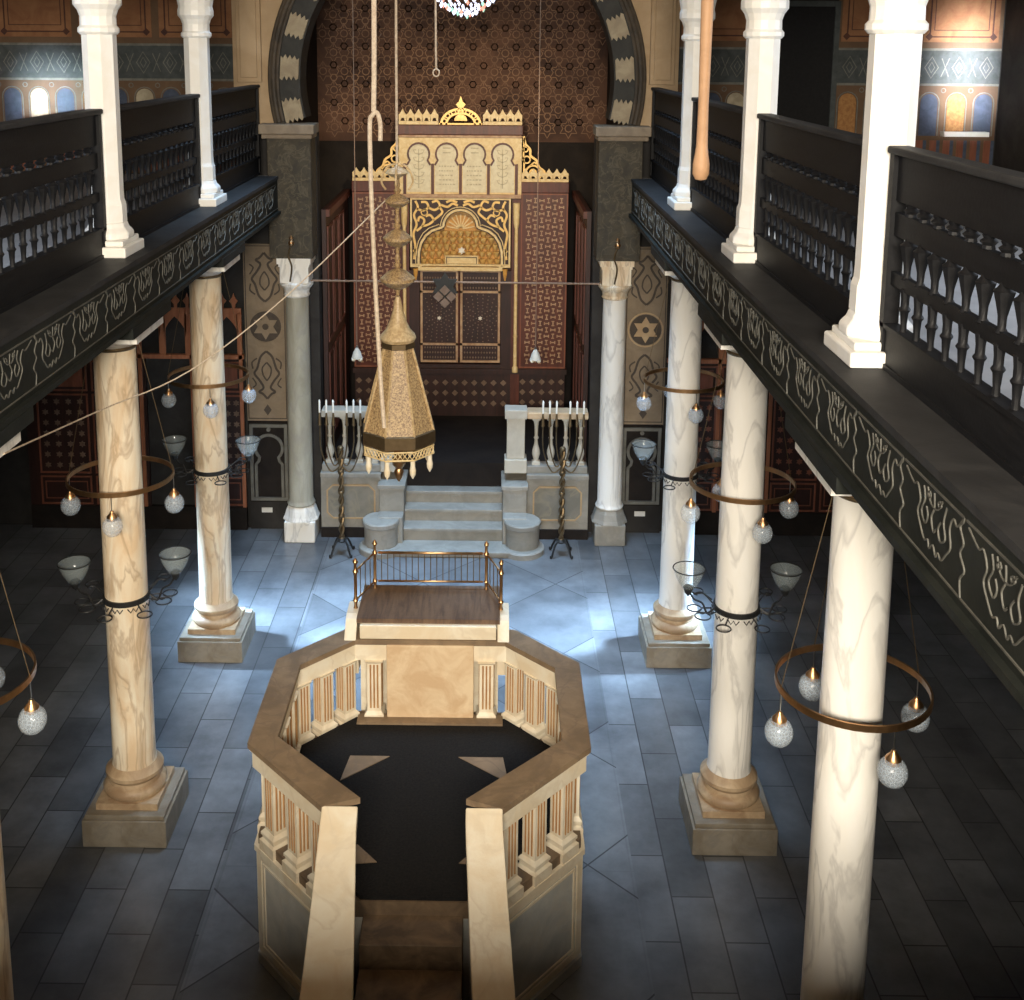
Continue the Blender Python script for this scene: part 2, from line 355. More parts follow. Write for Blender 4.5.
# sanctuary recess
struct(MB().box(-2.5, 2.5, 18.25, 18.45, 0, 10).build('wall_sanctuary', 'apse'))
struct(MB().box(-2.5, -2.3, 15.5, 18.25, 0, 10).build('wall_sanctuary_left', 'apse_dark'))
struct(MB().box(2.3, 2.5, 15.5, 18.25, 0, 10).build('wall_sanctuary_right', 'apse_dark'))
# interlaced ring pattern painted on the recess wall
Fb = FY(18.25); pm = MB(); a = .34
for j in range(0, 12):
    for i in range(-8, 9):
        cx = i*a+(a/2 if j % 2 else 0); cz = 5.5+j*a*.866
        if abs(cx) > 2.28 or cz > 8.6: continue
        pm.stroke(Fb, star6(cx, cz, a*.46), .016, 0, .004, closed=True); pm.stroke(Fb, arcp(cx, cz, a*.17, 0, 360, 8)[:-1], .016, 0, .005, closed=True)
        for k in range(6):
            an = 30+60*k; x, z = cx+a*.577*math.cos(math.radians(an)), cz+a*.577*math.sin(math.radians(an))
            if k < 3 and abs(x) < 2.2: pm.stroke(Fb, arcp(x, z, a*.16, 0, 360, 6)[:-1], .018, 0, .005, closed=True)
        for k in range(3):
            an = math.radians(60*k+30); dx, dz = a*.40*math.cos(an), a*.40*math.sin(an)
            if abs(cx)+abs(dx) < 2.28: pm.stroke(Fb, [(cx+dx*.6, cz+dz*.6), (cx+dx, cz+dz)], .012, 0, .003)
tag(pm.build('stencilled_pattern', 'apse_line'), 'faint interlaced ring pattern stencilled on brown wall above the ark', 'wall pattern')
struct(MB().box(-2.3, 2.3, 18.235, 18.25, 0, 5.28).build('wall_sanctuary_shade', 'apse_dark'))  # shade behind the ark put in as a dark sheet over the wall
# lower nave side: gallery floors
for s, nm in ((-1, 'left'), (1, 'right')):
    a0, a1 = sorted((s*2.35, s*7.2))
    struct(MB().box(a0, a1, -3, 15.25 if False else 15.3, 4.66, 5.05).build('floor_gallery_'+nm, 'gallery_floor'))
struct(MB().box(-2.3, 2.3, -3, 1.1, 4.66, 5.05).build('floor_gallery_back', 'gallery_floor'))  # unseen rear gallery, front edge drawn forward to shade the near floor

# ------------------------------------------------------------------ gallery edge: fascia, ledge
def fascia(s):
    side = 'left' if s < 0 else 'right'
    t = wthing('gallery_beam', f'long green-black beam along the {side} gallery edge with painted scroll cartouches', 'beam', (s*2.4, -1.0, 4.6), group=None)
    x0, x1 = sorted((s*2.31, s*2.49)); MB().box(x0, x1, -1, 14.74, 4.60, 5.06).build('beam', 'fascia', t)
    x0, x1 = sorted((s*2.29, s*2.75)); MB().box(x0, x1, -1, 14.70, 5.06, 5.10).build('ledge_board', 'ledge', t)
    x0, x1 = sorted((s*2.49, s*2.95)); MB().box(x0, x1, -1, 14.74, 4.60, 4.66).build('soffit_board', 'fascia', t)
    x0, x1 = sorted((s*2.275, s*2.31)); MB().box(x0, x1, -1, 14.75, 4.60, 4.64).build('lower_moulding', 'fascia', t)
    F = FR((s*2.31, 0, 4.68), (0, 1, 0), (0, 0, 1), (-s, 0, 0)); P = .655; mb = MB(); wd = .0065; T = .006
    off = {1: 6.07, -1: 6.75}[s]; k0 = int((1.5-off)/P)
    mb.stroke(F, [(1.0, 0), (14.7, 0)], .008, 0, T)
    for k in range(k0, k0+22):
        a = off+k*P
        if a > 14.4 or a < 1.2: continue
        if a+P <= 14.7: mb.stroke(F, [(a+.015, .32), (a+P-.01, .32)], .009, 0, T)
        def st(c, w=wd): mb.stroke(F, [(a+x, z) for x, z in smoothpts([(*q, 0) for q in c] if False else c, 5)] if False else [(a+q[0], q[1]) for q in smoothpts([(x, z, 0) for x, z in c], 4)], w, 0, T)
        st([(0, 0), (.015, .07), (-.02, .12), (.03, .17), (.005, .22), (.045, .27), (.02, .30), (.015, .32)], .008)
        if a+P > 14.7: continue
        # lobed cartouche edge and drooping scroll leaves
        st([(.015, .32), (.07, .26), (.11, .275), (.14, .22), (.12, .15), (.16, .10), (.20, .06), (.235, .075), (.255, .05), (.29, .085), (.325, .055), (.345, .085), (.38, .07), (.43, .11), (.47, .16), (.45, .22), (.49, .275), (.53, .26), (P-.03, .30)])
        st([(.18, .29), (.20, .22), (.175, .16), (.22, .13), (.25, .17), (.225, .21)])
        st([(.31, .30), (.30, .24), (.325, .19), (.295, .14), (.27, .16)])
        st([(.42, .29), (.40, .24), (.43, .18), (.385, .14), (.36, .18), (.38, .215)])
        st([(.22, .30), (.26, .25), (.30, .24), (.345, .25), (.38, .30)])
        st([(.245, .29), (.265, .275), (.25, .26), (.232, .275), (.245, .29)]); st([(.355, .29), (.375, .275), (.36, .26), (.342, .275), (.355, .29)])
    mb.build('painted_cartouches', 'fascia_line', t)
for s in (-1, 1): fascia(s)

# ------------------------------------------------------------------ lower columns
def make_lower(shaft_mat, label):
    t = thing('marble_column', label, 'column', group='marble columns carrying the galleries')
    MB().box(-.36, .36, -.36, .36, 0, .245).box(-.34, .34, -.34, .34, .245, .285).build('plinth', 'plinth', t, bevel=.006)
    b = MB().box(-.265, .265, -.265, .265, .285, .345)
    b.lathe([(.25, .345), (.268, .37), (.27, .40), (.25, .43), (.225, .445), (.215, .475), (.225, .495), (.245, .515), (.245, .545), (.22, .57), (.205, .585), (.19, .60)], n=32)
    b.build('base', 'base', t, True)
    MB().lathe([(.19, .60), (.183, .64), (.181, 1.6), (.176, 3.0), (.169, 4.31)], n=32).build('shaft', shaft_mat, t, True)
    MB().lathe([(.172, 4.31), (.182, 4.325), (.172, 4.34)], n=32).build('neck_band', 'dark_brass', t, True)
    cp = MB(); prof = [(.168, 4.34), (.174, 4.35), (.195, 4.365), (.23, 4.385), (.265, 4.41), (.28, 4.425)]
    n = 32; vs = []
    for k, (r, z) in enumerate(prof):
        q = k/(len(prof)-1)
        for i in range(n):
            a = 2*PI*i/n; c_, s_ = math.cos(a), math.sin(a); sqr = min(1/max(abs(c_), 1e-6), 1/max(abs(s_), 1e-6))
            rr = r*(1-q)+r*sqr*q; vs.append((rr*c_, rr*s_, z))
    cp.add(vs, [(j*n+i, j*n+(i+1) % n, (j+1)*n+(i+1) % n, (j+1)*n+i) for j in range(len(prof)-1) for i in range(n)]+[tuple(range(n-1, -1, -1)), tuple((len(prof)-1)*n+i for i in range(n))])
    MB().box(-.33, .33, -.52, .52, 4.51, 4.60).build('bearer', 'fascia', t)
    cp.box(-.295, .295, -.33, .40, 4.425, 4.51).build('capital', 'column_pale', t, True)
    return t
c0 = make_lower('column', 'cream marble column standing on the dark floor left of the pulpit, nearer of the two left ones on plinths')
c0.location = (-2.6, YR[2], 0)
dup(c0, (-2.6, YR[3], 0), label='cream marble column on the left near the steps, second left column from the sanctuary')
dup(c0, (-2.6, YR[1], 0), label='cream marble column cut off at the lower left edge of the view')
c1 = make_lower('column_pale', 'pale veined marble column right of the pulpit with a square plinth on the blue floor'); c1.location = (2.6, YR[2], 0)
dup(c1, (2.6, YR[3], 0), label='pale marble column on the right near the sanctuary, with a grey plinth and dark band')
dup(c1, (2.6, YR[1], 0), label='nearest and thickest white marble column at right, running out of the bottom of the view')

# ------------------------------------------------------------------ upper (gallery) columns
def make_upper(label):
    t = thing('gallery_column', label, 'column', group='white columns on the gallery ledges')
    MB().box(-.21, .21, -.25, .25, 0, .085).box(-.18, .18, -.21, .21, .085, .13).lathe([(.20, .13), (.20, .18), (.165, .22), (.15, .26)], n=8, rot=PI/8).build('base', 'white_paint', t, bevel=.012)
    MB().lathe([(.150, .26), (.148, .40), (.135, .44), (.132, .50), (.132, 1.74)], n=8, rot=PI/8).build('shaft', 'white_paint', t)
    MB().lathe([(.140, 1.74), (.158, 1.76), (.158, 1.79), (.14, 1.81), (.138, 1.88), (.155, 1.93), (.185, 1.97), (.185, 2.02), (.175, 2.06), (.20, 2.20), (.235, 2.30)], n=16).box(-.23, .23, -.23, .23, 2.30, 2.40).build('capital', 'white_paint', t)
    return t
u0 = make_upper('nearest white gallery column on the right, standing on the dark ledge above the nave'); u0.location = (2.6, YR[1], 5.10)
dup(u0, (2.6, YR[2], 5.10), label='white gallery column on the right side between the nearest and the farthest ones')
dup(u0, (2.6, YR[3], 5.10), label='farthest white gallery column on the right side, behind the hanging leather pull')
dup(u0, (-2.6, YR[2], 5.10), label='thick white gallery column on the left side, nearer of the two left ones')
dup(u0, (-2.6, YR[3], 5.10), label='thin white gallery column on the left side, farther one beside the arch')
for s, nm in ((-1, 'left'), (1, 'right')):
    a0, a1 = sorted((s*2.38, s*2.82))
    struct(MB().box(a0, a1, -3, 15.0, 7.5, 10).build('wall_nave_'+nm, 'tan_wall'))

# ------------------------------------------------------------------ turned railings between the columns
def spindle_mesh():
    m = MB()
    m.lathe([(.019, .23), (.017, .28), (.022, .34), (.032, .355), (.022, .37), (.022, .41), (.028, .46), (.012, .47), (.012, .50),
             (.030, .51), (.018, .53), (.020, .58), (.034, .64), (.046, .685), (.028, .70), (.018, .72), (.012, .73), (.012, .82),
             (.030, .83), (.026, .845), (.040, .862), (.024, .875), (.032, .89)], n=8)
    return m
SP = {}
def railing(y0, y1, s, label):
    t = thing('gallery_railing', label, 'railing', (s*2.6, y0, 5.10), group='turned railings of the galleries'); L = y1-y0
    MB().box(-.028, .028, 0, L, .02, .235).box(-.04, .04, 0, L, 0, .03).box(-.04, .04, 0, L, .215, .24).build('kick_board', 'blackwood', t)
    m = MB()
    for z0, z1 in ((.45, .52), (.71, .83), (.89, 1.13)): m.box(-.016, .016, .03, L-.03, z0, z1)
    m.build('cross_board', 'blackwood', t)
    MB().box(-.06, .06, 0, L, 1.13, 1.17).build('handrail', 'ledge', t, bevel=.012)
    for y in (0, L-.06): MB().box(-.04, .04, y, y+.06, .03, 1.14).build('end_post', 'blackwood', t)
    n = int((L-.12)/.178); st = (L-.12)/n
    for k in range(1, n):
        if 'm' not in SP: o = spindle_mesh().build('spindle', 'blackwood', t, True); SP['m'] = o.data
        else: o = bpy.data.objects.new('spindle', SP['m']); C.objects.link(o); o.parent = t
        o.location = (0, .06+k*st, 0)
R = .155
for s, nm in ((-1, 'left'), (1, 'right')):
    railing(YR[0]+R, YR[1]-R, s, f'black turned-spindle railing of the {nm} gallery, bay nearest the viewer')
    railing(YR[1]+R, YR[2]-R, s, f'black turned-spindle railing of the {nm} gallery, bay before the middle column')
    railing(YR[2]+R, YR[3]-R, s, f'black turned-spindle railing of the {nm} gallery, bay between its two far columns')
    railing(YR[3]+R, 14.93, s, f'black railing of the {nm} gallery in the last bay beside the arch')

# ------------------------------------------------------------------ painted murals on the gallery end walls
def mural(x0, x1, bays, s, door=None):
    F = FY(15.3); side = 'left' if s < 0 else 'right'
    t = wthing('wall_mural', f'painted wall decoration with orange panels and coloured niches at the end of the {side} gallery', 'mural', (s*4.8, 15.29, 5.06))
    def R(mb, a0, a1, b0, b1, t0, t1):
        if a1 > a0: mb.rect(F, a0, a1, b0, b1, t0, t1)
    spans = [(x0, x1)] if not door else [(x0, door[0]), (door[1], x1)]
    g = MB(); fr = MB(); pl = MB(); op = MB(); dk = MB(); ni = {'mural_ochre': MB(), 'mural_blue': MB(), 'mural_cream': MB(), 'pinkwood': MB()}
    for a0, a1 in spans:
        g.rect(F, a0, a1, 5.06, 9.6, 0, .008); fr.rect(F, a0, a1, 6.33, 6.76, .008, .012)
        for z in (6.30, 6.76): pl.rect(F, a0, a1, z, z+.03, .012, .016)
        n = max(1, round((a1-a0)/1.0)); w_ = (a1-a0)/n
        for k in range(n):
            c0_, c1_ = a0+k*w_+.05, a0+(k+1)*w_-.05
            MB().rect(F, c0_, c1_, 6.87, 9.3, .008, .012).build('orange_panel', 'mural_orange', t)
            dk.frame(F, c0_+.07, c1_-.07, 6.93, 9.2, .018, .012, .016); dk.frame(F, c0_+.13, c1_-.13, 7.02, 9.1, .010, .012, .016)
            for cx in (c0_+.07, c1_-.07): dk.plate(F, [(cx-.05, 6.94), (cx, 6.89), (cx+.05, 6.94), (cx, 6.99)], .012, .017)
        n = max(1, round((a1-a0)/.36)); w_ = (a1-a0)/n; cols = ['mural_ochre', 'mural_blue', 'mural_cream', 'mural_blue']
        for k in range(n):
            cx = a0+(k+.5)*w_; h = .115
            poly = [(cx-h, 5.64), (cx+h, 5.64)]+arcp(cx, 6.08, h, 0, 180, 8)
            mt_ = cols[(k+(2 if s < 0 else 0)) % 4]; MB().plate(F, poly, .008, .013).build('niche', mt_, t)
            pl.stroke(F, [(cx-h-.02, 5.64)]+[(x, z) for x, z in arcp(cx, 6.08, h+.02, 180, 0, 8)]+[(cx+h+.02, 5.64)], .012, .008, .015)
            pl.stroke(F, arcp(cx+w_/2-.0, 6.24, .03, 0, 360, 8)[:-1], .01, .008, .015, closed=True) if k < n-1 else None
            pl.stroke(F, [(cx-.09, 6.54), (cx, 6.68), (cx+.09, 6.54), (cx, 6.40)], .012, .012, .016, closed=True)
            pl.stroke(F, [(cx-.04, 6.54), (cx, 6.61), (cx+.04, 6.54), (cx, 6.47)], .010, .012, .016, closed=True)
            if k < n-1: pl.stroke(F, [(cx+w_/2-.05, 6.66), (cx+w_/2, 6.54), (cx+w_/2-.05, 6.42)], .01, .012, .016); pl.stroke(F, [(cx+w_/2+.05, 6.66), (cx+w_/2, 6.54), (cx+w_/2+.05, 6.42)], .01, .012, .016)
            for q in (-1, 1): ni['pinkwood'].rect(F, cx+q*.09-.045, cx+q*.09+.045, 5.10, 5.58, .008, .012); ni['mural_blue'].rect(F, cx+q*.09+.045, cx+q*.09+.09, 5.10, 5.58, .008, .012)
    g.build('ground', 'mural', t); fr.build('frieze', 'mural_grey', t); pl.build('pale_lines', 'mural_pale', t); dk.build('panel_lines', 'mural_dark', t)
    for k, v in ni.items():
        if v.v: v.build('painted_stripes', k, t)
mural(-7.18, -2.92, 5, -1); mural(2.92, 7.18, 5, 1, (4.2, 5.02))
struct(MB().rect(FY(15.3), 4.26, 4.96, 5.06, 7.32, .01, .03).build('door_1', 'blackwood'))
struct(MB().rect(FY(15.3), 4.19, 4.26, 5.06, 7.39, 0, .06).rect(FY(15.3), 4.96, 5.03, 5.06, 7.39, 0, .06).rect(FY(15.3), 4.26, 4.96, 7.32, 7.39, 0, .06).build('trim_1', 'mural_grey'))
struct(MB().box(6.46, 7.05, 15.15, 15.29, 5.64, 5.70).build('trim_2', 'white_paint'))
for s in (-1, 1):
    a0, a1 = sorted((s*2.52, s*2.84)); o = MB().box(a0, a1, 14.93, 14.995, 6.30, 9.5)
    o.box(a0+.05, a1-.05, 14.90, 14.93, 6.36, 9.4)
    tag(o.build('wall_pilaster', 'cream_wall', bevel=.01), f"cream plaster pilaster beside the {'left' if s<0 else 'right'} haunch of the arch", 'pilaster')

# ------------------------------------------------------------------ arch, piers, arch columns
ta = wthing('horseshoe_arch', 'horseshoe arch of alternating cream and black toothed blocks over the sanctuary', 'arch', (ACX, 15.0, 5.75))
nb = 29; sp = 208/nb
for k in range(nb):
    a0 = -14+k*sp; a1 = a0+sp; white = k % 2 == 0
    def edge(a, rev=False):
        pts = []; am = .7
        for i in range(9):
            r = RI+.02+(RM-RI-.02)*i/8; aa = a+(am if i % 2 else -am)*(0 if i in (0, 8) else 1)
            pts.append((ACX+r*math.cos(math.radians(aa)), ACZ+r*math.sin(math.radians(aa))))
        return pts[::-1] if rev else pts
    mb = MB(); poly = edge(a0)+edge(a1, True)
    if white:
        cc = (sum(p[0] for p in poly)/len(poly), sum(p[1] for p in poly)/len(poly)); fan(mb, F15, poly, cc, -.02, .035)
    else:
        mb.plate(F15, arcp(ACX, ACZ, RI, a0, a1, 3)+arcp(ACX, ACZ, RM, a1, a0, 3), -.02, .02)
    mb.build('arch_block', 'arch_white' if white else 'arch_black', ta)
ri = MB()
ps = arcp(ACX, ACZ, RI, -14, 194, 44); po = arcp(ACX, ACZ, RO-.02, -14, 194, 44)
for i in range(44): ri.plate(F15, [ps[i], po[i], po[i+1], ps[i+1]], -.5, -.005)
ri.build('intrados', 'arch_black', ta)
mo = MB()
for r, d, rr in ((2.345, .06, .028), (2.395, .085, .03), (2.44, .06, .026)):
    mo.tube([F15(x, z, d-.02) for x, z in arcp(ACX, ACZ, r, -13.5, 193.5, 60)], rr, 6)
mo.build('arch_moulding', 'arch_mould', ta, True)
for s in (-1, 1):
    side = 'left' if s < 0 else 'right'
    t = wthing('arch_pier', f'olive-grey carved pier carrying the {side} foot of the arch', 'pier', (s*2.15, 15.0, 4.0))
    a0, a1 = sorted((s*1.87, s*2.44)); MB().box(a0, a1, 14.76, 15.18, 4.0, 5.64).build('pier', 'pier', t, bevel=.01)
    F = FY(14.76); tr = MB().frame(F, a0+.04, a1-.04, 4.08, 5.56, .015, 0, .008)
    for k in range(5):
        cx, cz = s*2.155, 4.28+k*.27; tr.stroke(F, arcp(cx, cz, .085, 0, 360, 12)[:-1], .012, 0, .006, closed=True); tr.stroke(F, [(cx-.16, cz), (cx-.085, cz+.06), (cx, cz+.135), (cx+.085, cz+.06), (cx+.16, cz)], .01, 0, .006)
    tr.build('carved_pattern', 'pier', t)
    b0, b1 = sorted((s*1.82, s*2.54)); MB().box(b0, b1, 14.72, 15.18, 5.64, 5.77).box(b0+.03, b1-.03, 14.75, 15.18, 5.58, 5.64).build('impost_slab', 'impost', t, bevel=.015)
    # arch column below
def arch_column(mat, label, bmat, pmat):
    t = thing('arch_column', label, 'column', group='columns under the feet of the arch')
    MB().lathe([(.30, 0), (.30, .30)], n=4, rot=PI/4).lathe([(.27, .30), (.24, .36), (.215, .44), (.185, .50)], n=8, rot=PI/8).build('plinth', pmat, t, bevel=.015)
    MB().lathe([(.185, .50), (.195, .52), (.18, .55), (.168, .58), (.166, 1.5), (.155, 3.42), (.158, 3.45)], n=28).build('shaft', mat, t, True)
    MB().lathe([(.158, 3.45), (.175, 3.47), (.165, 3.50), (.175, 3.55), (.22, 3.61), (.225, 3.64), (.20, 3.66)], n=28).box(-.19, .19, -.19, .19, 3.66, 3.92).box(-.225, .225, -.22, .22, 3.92, 4.0).box(-.205, .205, -.2, .2, 3.88, 3.92).build('capital', bmat, t)
    return t
q = arch_column('column_grey', 'grey-green marble column under the left foot of the arch, beside the steps', 'column_pale', 'column_pale'); q.location = (-2.13, 15.0, 0)
q = arch_column('column_pale', 'pale column with a brown stained side under the right foot of the arch', 'column', 'podium'); q.location = (2.15, 15.0, 0)

# ------------------------------------------------------------------ painted pilasters beside the arch columns
def pilaster(s):
    side = 'left' if s < 0 else 'right'
    t = wthing('painted_pilaster', f'tan painted pilaster with star medallion, {side} of the sanctuary, above a carved keyhole panel', 'pilaster', (s*2.6, 15.24, 0))
    F = FY(15.24); x0, x1 = sorted((s*2.32, s*2.89)); cx = (x0+x1)/2
    MB().rect(F, x0, x1, 1.62, 4.12, 0, .05).build('painted_face', 'pil_tan', t)
    F = FY(15.19); dk = MB()
    def st(pts, w_=.018):
        for q in (-1, 1): dk.stroke(F, [(cx+q*p[0], p[1]) for p in smoothpts([(a, b, 0) for a, b in pts], 5)], w_, 0, .006)
    dk.frame(F, x0+.015, x1-.015, 1.65, 4.10, .012, 0, .005)
    # upper leaf, medallion with six-pointed star, lower leaf, diamond
    for z0, f in ((3.62, 1), (2.32, -1)):
        st([(0, z0-f*.30), (.08, z0-f*.22), (.13, z0-f*.06), (.17, z0+f*.02), (.10, z0+f*.12), (.05, z0+f*.22), (.11, z0+f*.28), (.06, z0+f*.31), (0, z0+f*.38)], .03)
        st([(0, z0-f*.14), (.06, z0-f*.06), (.05, z0+f*.04), (0, z0+f*.12)], .02)
        st([(.13, z0-f*.20), (.20, z0-f*.14), (.19, z0-f*.05)], .02); st([(.20, z0+f*.08), (.15, z0+f*.17), (.20, z0+f*.22)], .018)
    c = (cx, 2.97); ring = arcp(c[0], c[1], .215, 0, 360, 28)[:-1]
    dk.plate(F, ring, 0, .006)
    dk.plate(F, [(cx-.055, 1.78), (cx, 1.70), (cx+.055, 1.78), (cx, 1.86)], 0, .006)
    dk.build('dark_ornament', 'pil_dark', t)
    stt = MB(); fan(stt, F, star6(c[0], c[1], .185), c, .006, .012); stt.stroke(F, arcp(c[0], c[1], .235, 0, 360, 28)[:-1], .02, 0, .010, closed=True)
    stt.build('six_pointed_star', 'pil_tan' if s < 0 else 'ochre_line', t)
    ct = MB().plate(F, arcp(c[0], c[1], .045, 0, 360, 10)[:-1], .012, .016); ct.build('star_centre', 'pil_dark', t)
    # keyhole panel below
    F = FY(15.24); MB().rect(F, x0, x1, .42, 1.60, 0, .03).build('dark_panel', 'apse_dark', t)
    F = FY(15.21); kp = MB(); kp.frame(F, x0+.02, x1-.02, .45, 1.57, .045, 0, .03)
    kz = 1.22; out = arcp(cx, kz, .19, 225, -45, 20)
    kp.stroke(F, [(x0+.10, .45), (x0+.10, .98)]+[(x0+.14, 1.03)]+out+[(x1-.14, 1.03), (x1-.10, .98), (x1-.10, .45)], .04, 0, .02)
    kp.plate(F, arcp(cx, 1.49, .03, 0, 360, 8)[:-1], 0, .02)
    kp.build('keyhole_frame', 'pil_grey', t)
for s in (-1, 1): pilaster(s)

# ================================================================== PODIUM, STEPS AND BALUSTRADES
PZ = .95
tp = wthing('podium', 'grey marble podium with carved front panels and a flight of steps before the ark', 'podium', (0, 15.0, 0))
MB().box(-1.86, 1.86, 15.42, 18.2, 0, PZ).build('platform', 'apse_dark', tp)
for s, x0, x1 in ((-1, -1.86, -1.02), (1, 1.0, 1.86)):
    MB().box(x0, x1, 15.02, 15.42, 0, PZ-.07).build('front_wall', 'podium', tp, bevel=.008)
    MB().box(x0-.0, x1, 14.97, 15.42, PZ-.07, PZ).build('cornice', 'podium', tp, bevel=.012)
    F = FY(15.02); cx = (x0+x1)/2; h = .33
    oc = [(cx-h+.08, .28), (cx+h-.08, .28), (cx+h, .36), (cx+h, .68), (cx+h-.08, .76), (cx-h+.08, .76), (cx-h, .68), (cx-h, .36)]
    MB().plate(F, oc, 0, .008).build('inset_panel', 'podium_panel', tp)
    MB().stroke(F, oc, .022, 0, .02, closed=True).build('panel_moulding', 'ochre_line', tp)
    MB().box(x0, x1, 14.99, 15.02, 0, .14).build('foot_moulding', 'apse_dark', tp)
    # stepped cheek blocks and round drum at the foot of the steps
    c0_, c1_ = (-1.03, -.69) if s < 0 else (.67, 1.0)
    MB().box(c0_, c1_, 14.84, 15.5, 0, .78).box(c0_-.02, c1_+.02, 14.82, 15.5, .78, .84).build('cheek_block', 'podium', tp, bevel=.012)
    MB().box(c0_, c1_, 14.62, 14.84, 0, .46).build('cheek_step', 'podium', tp, bevel=.012)
    dx = -.985 if s < 0 else .94
    MB().lathe([(.225, .09), (.232, .36), (.25, .38), (.25, .43), (.235, .445)], (dx, 14.62, 0), 28).build('round_block', 'podium', tp, True)
    MB().lathe([(.30, 0), (.30, .07), (.28, .09)], (dx, 14.60, 0), 28).build('round_foot', 'podium', tp, True)
st = [(14.36, .085), (14.72, .26), (14.98, .43), (15.22, .60), (15.44, .775), (15.66, .945)]
for k, (y, z) in enumerate(st):
    x0, x1 = (-.69, .67) if k else (-1.18, 1.12)
    y1 = st[k+1][0]+.02 if k < 5 else 15.9
    m_ = MB().box(x0, x1, y+.025, y1, 0, z-.04); m_.box(x0, x1, y, y1, z-.04, z)
    m_.build('step', 'podium', tp, bevel=.006)
def baluster_prof(h):
    P = [(.045, 0), (.045, .06), (.03, .09), (.038, .14), (.052, .22), (.048, .30), (.026, .42), (.02, .52), (.034, .56), (.02, .60), (.024, .80), (.034, .90), (.045, .94), (.045, 1)]
    return [(r*1.1, z*h) for r, z in P]
for s in (-1, 1):
    side = 'left' if s < 0 else 'right'
    t = wthing('marble_balustrade', f'short marble balustrade on the podium, {side} of the steps', 'balustrade', (s*1.4, 15.15, PZ))
    x0, x1 = (-1.84, -1.03) if s < 0 else (1.0, 1.84)
    MB().box(x0, x1, 15.04, 15.26, PZ, PZ+.10).build('base_rail', 'podium', t, bevel=.008)
    MB().box(x0, x1, 15.03, 15.27, PZ+.78, PZ+.88).build('top_rail', 'pulpit_pink' if s > 0 else 'podium_pale', t, bevel=.015)
    c0_, c1_ = (-1.03, -.74) if s < 0 else (.69, 1.0)
    MB().box(c0_, c1_, 15.02, 15.28, PZ, PZ+.20).box(c0_+.03, c1_-.03, 15.05, 15.25, PZ+.20, PZ+.78).box(c0_, c1_, 15.02, 15.28, PZ+.78, PZ+.91).build('end_post', 'podium_pale', t, bevel=.012)
    for k in range(4):
        x = x0+.10+k*.205 if s < 0 else x0+.13+k*.205
        MB().lathe(baluster_prof(.68), (x, 15.15, PZ+.10), 16).box(x-.055, x+.055, 15.095, 15.205, PZ+.10, PZ+.14).box(x-.055, x+.055, 15.095, 15.205, PZ+.745, PZ+.78).build('baluster', 'podium_pale', t, True)

# ================================================================== THE ARK
AY = 17.5
A = wthing('torah_ark', 'gilded and inlaid wooden ark with cream tablets, muqarnas arch and double doors', 'ark', (0, 17.8, PZ))
F = FY(AY); cxA = 0.0
def inlay_field(mb, F, x0, x1, z0, z1, t0, t1, c=.125, jit=0):
    nx = max(1, round((x1-x0)/c)); nz = max(1, round((z1-z0)/c)); dx = (x1-x0)/nx; dz = (z1-z0)/nz
    for i in range(nx):
        for j in range(nz):
            cx, cz = x0+(i+.5)*dx, z0+(j+.5)*dz; L_, W_ = dx*.33, dx*.085
            if (i+j) % 2:
                mb.rect(F, cx-L_, cx+L_, cz-W_, cz+W_, t0, t1)
                for q in (-1, 1): mb.rect(F, cx+q*L_-W_, cx+q*L_+W_, cz-W_*2.6, cz+W_*2.6, t0, t1)
            else:
                mb.rect(F, cx-W_, cx+W_, cz-L_, cz+L_, t0, t1)
                for q in (-1, 1): mb.rect(F, cx-W_*2.6, cx+W_*2.6, cz+q*L_-W_, cz+q*L_+W_, t0, t1)
def cresting(mb, F, x0, x1, z0, h, step, t0, t1):
    n = round((x1-x0)/step); d = (x1-x0)/n
    mb.rect(F, x0, x1, z0, z0+h*.22, t0, t1)
    for k in range(n):
        c = x0+(k+.5)*d
        mb.plate(F, [(c-d*.46, z0+h*.2), (c-d*.30, z0+h*.2), (c-d*.14, z0+h*.42), (c+d*.14, z0+h*.42), (c+d*.30, z0+h*.2), (c+d*.46, z0+h*.2), (c+d*.5, z0+h*.62), (c+d*.30, z0+h*.72), (c, z0+h), (c-d*.30, z0+h*.72), (c-d*.5, z0+h*.62)], t0, t1)
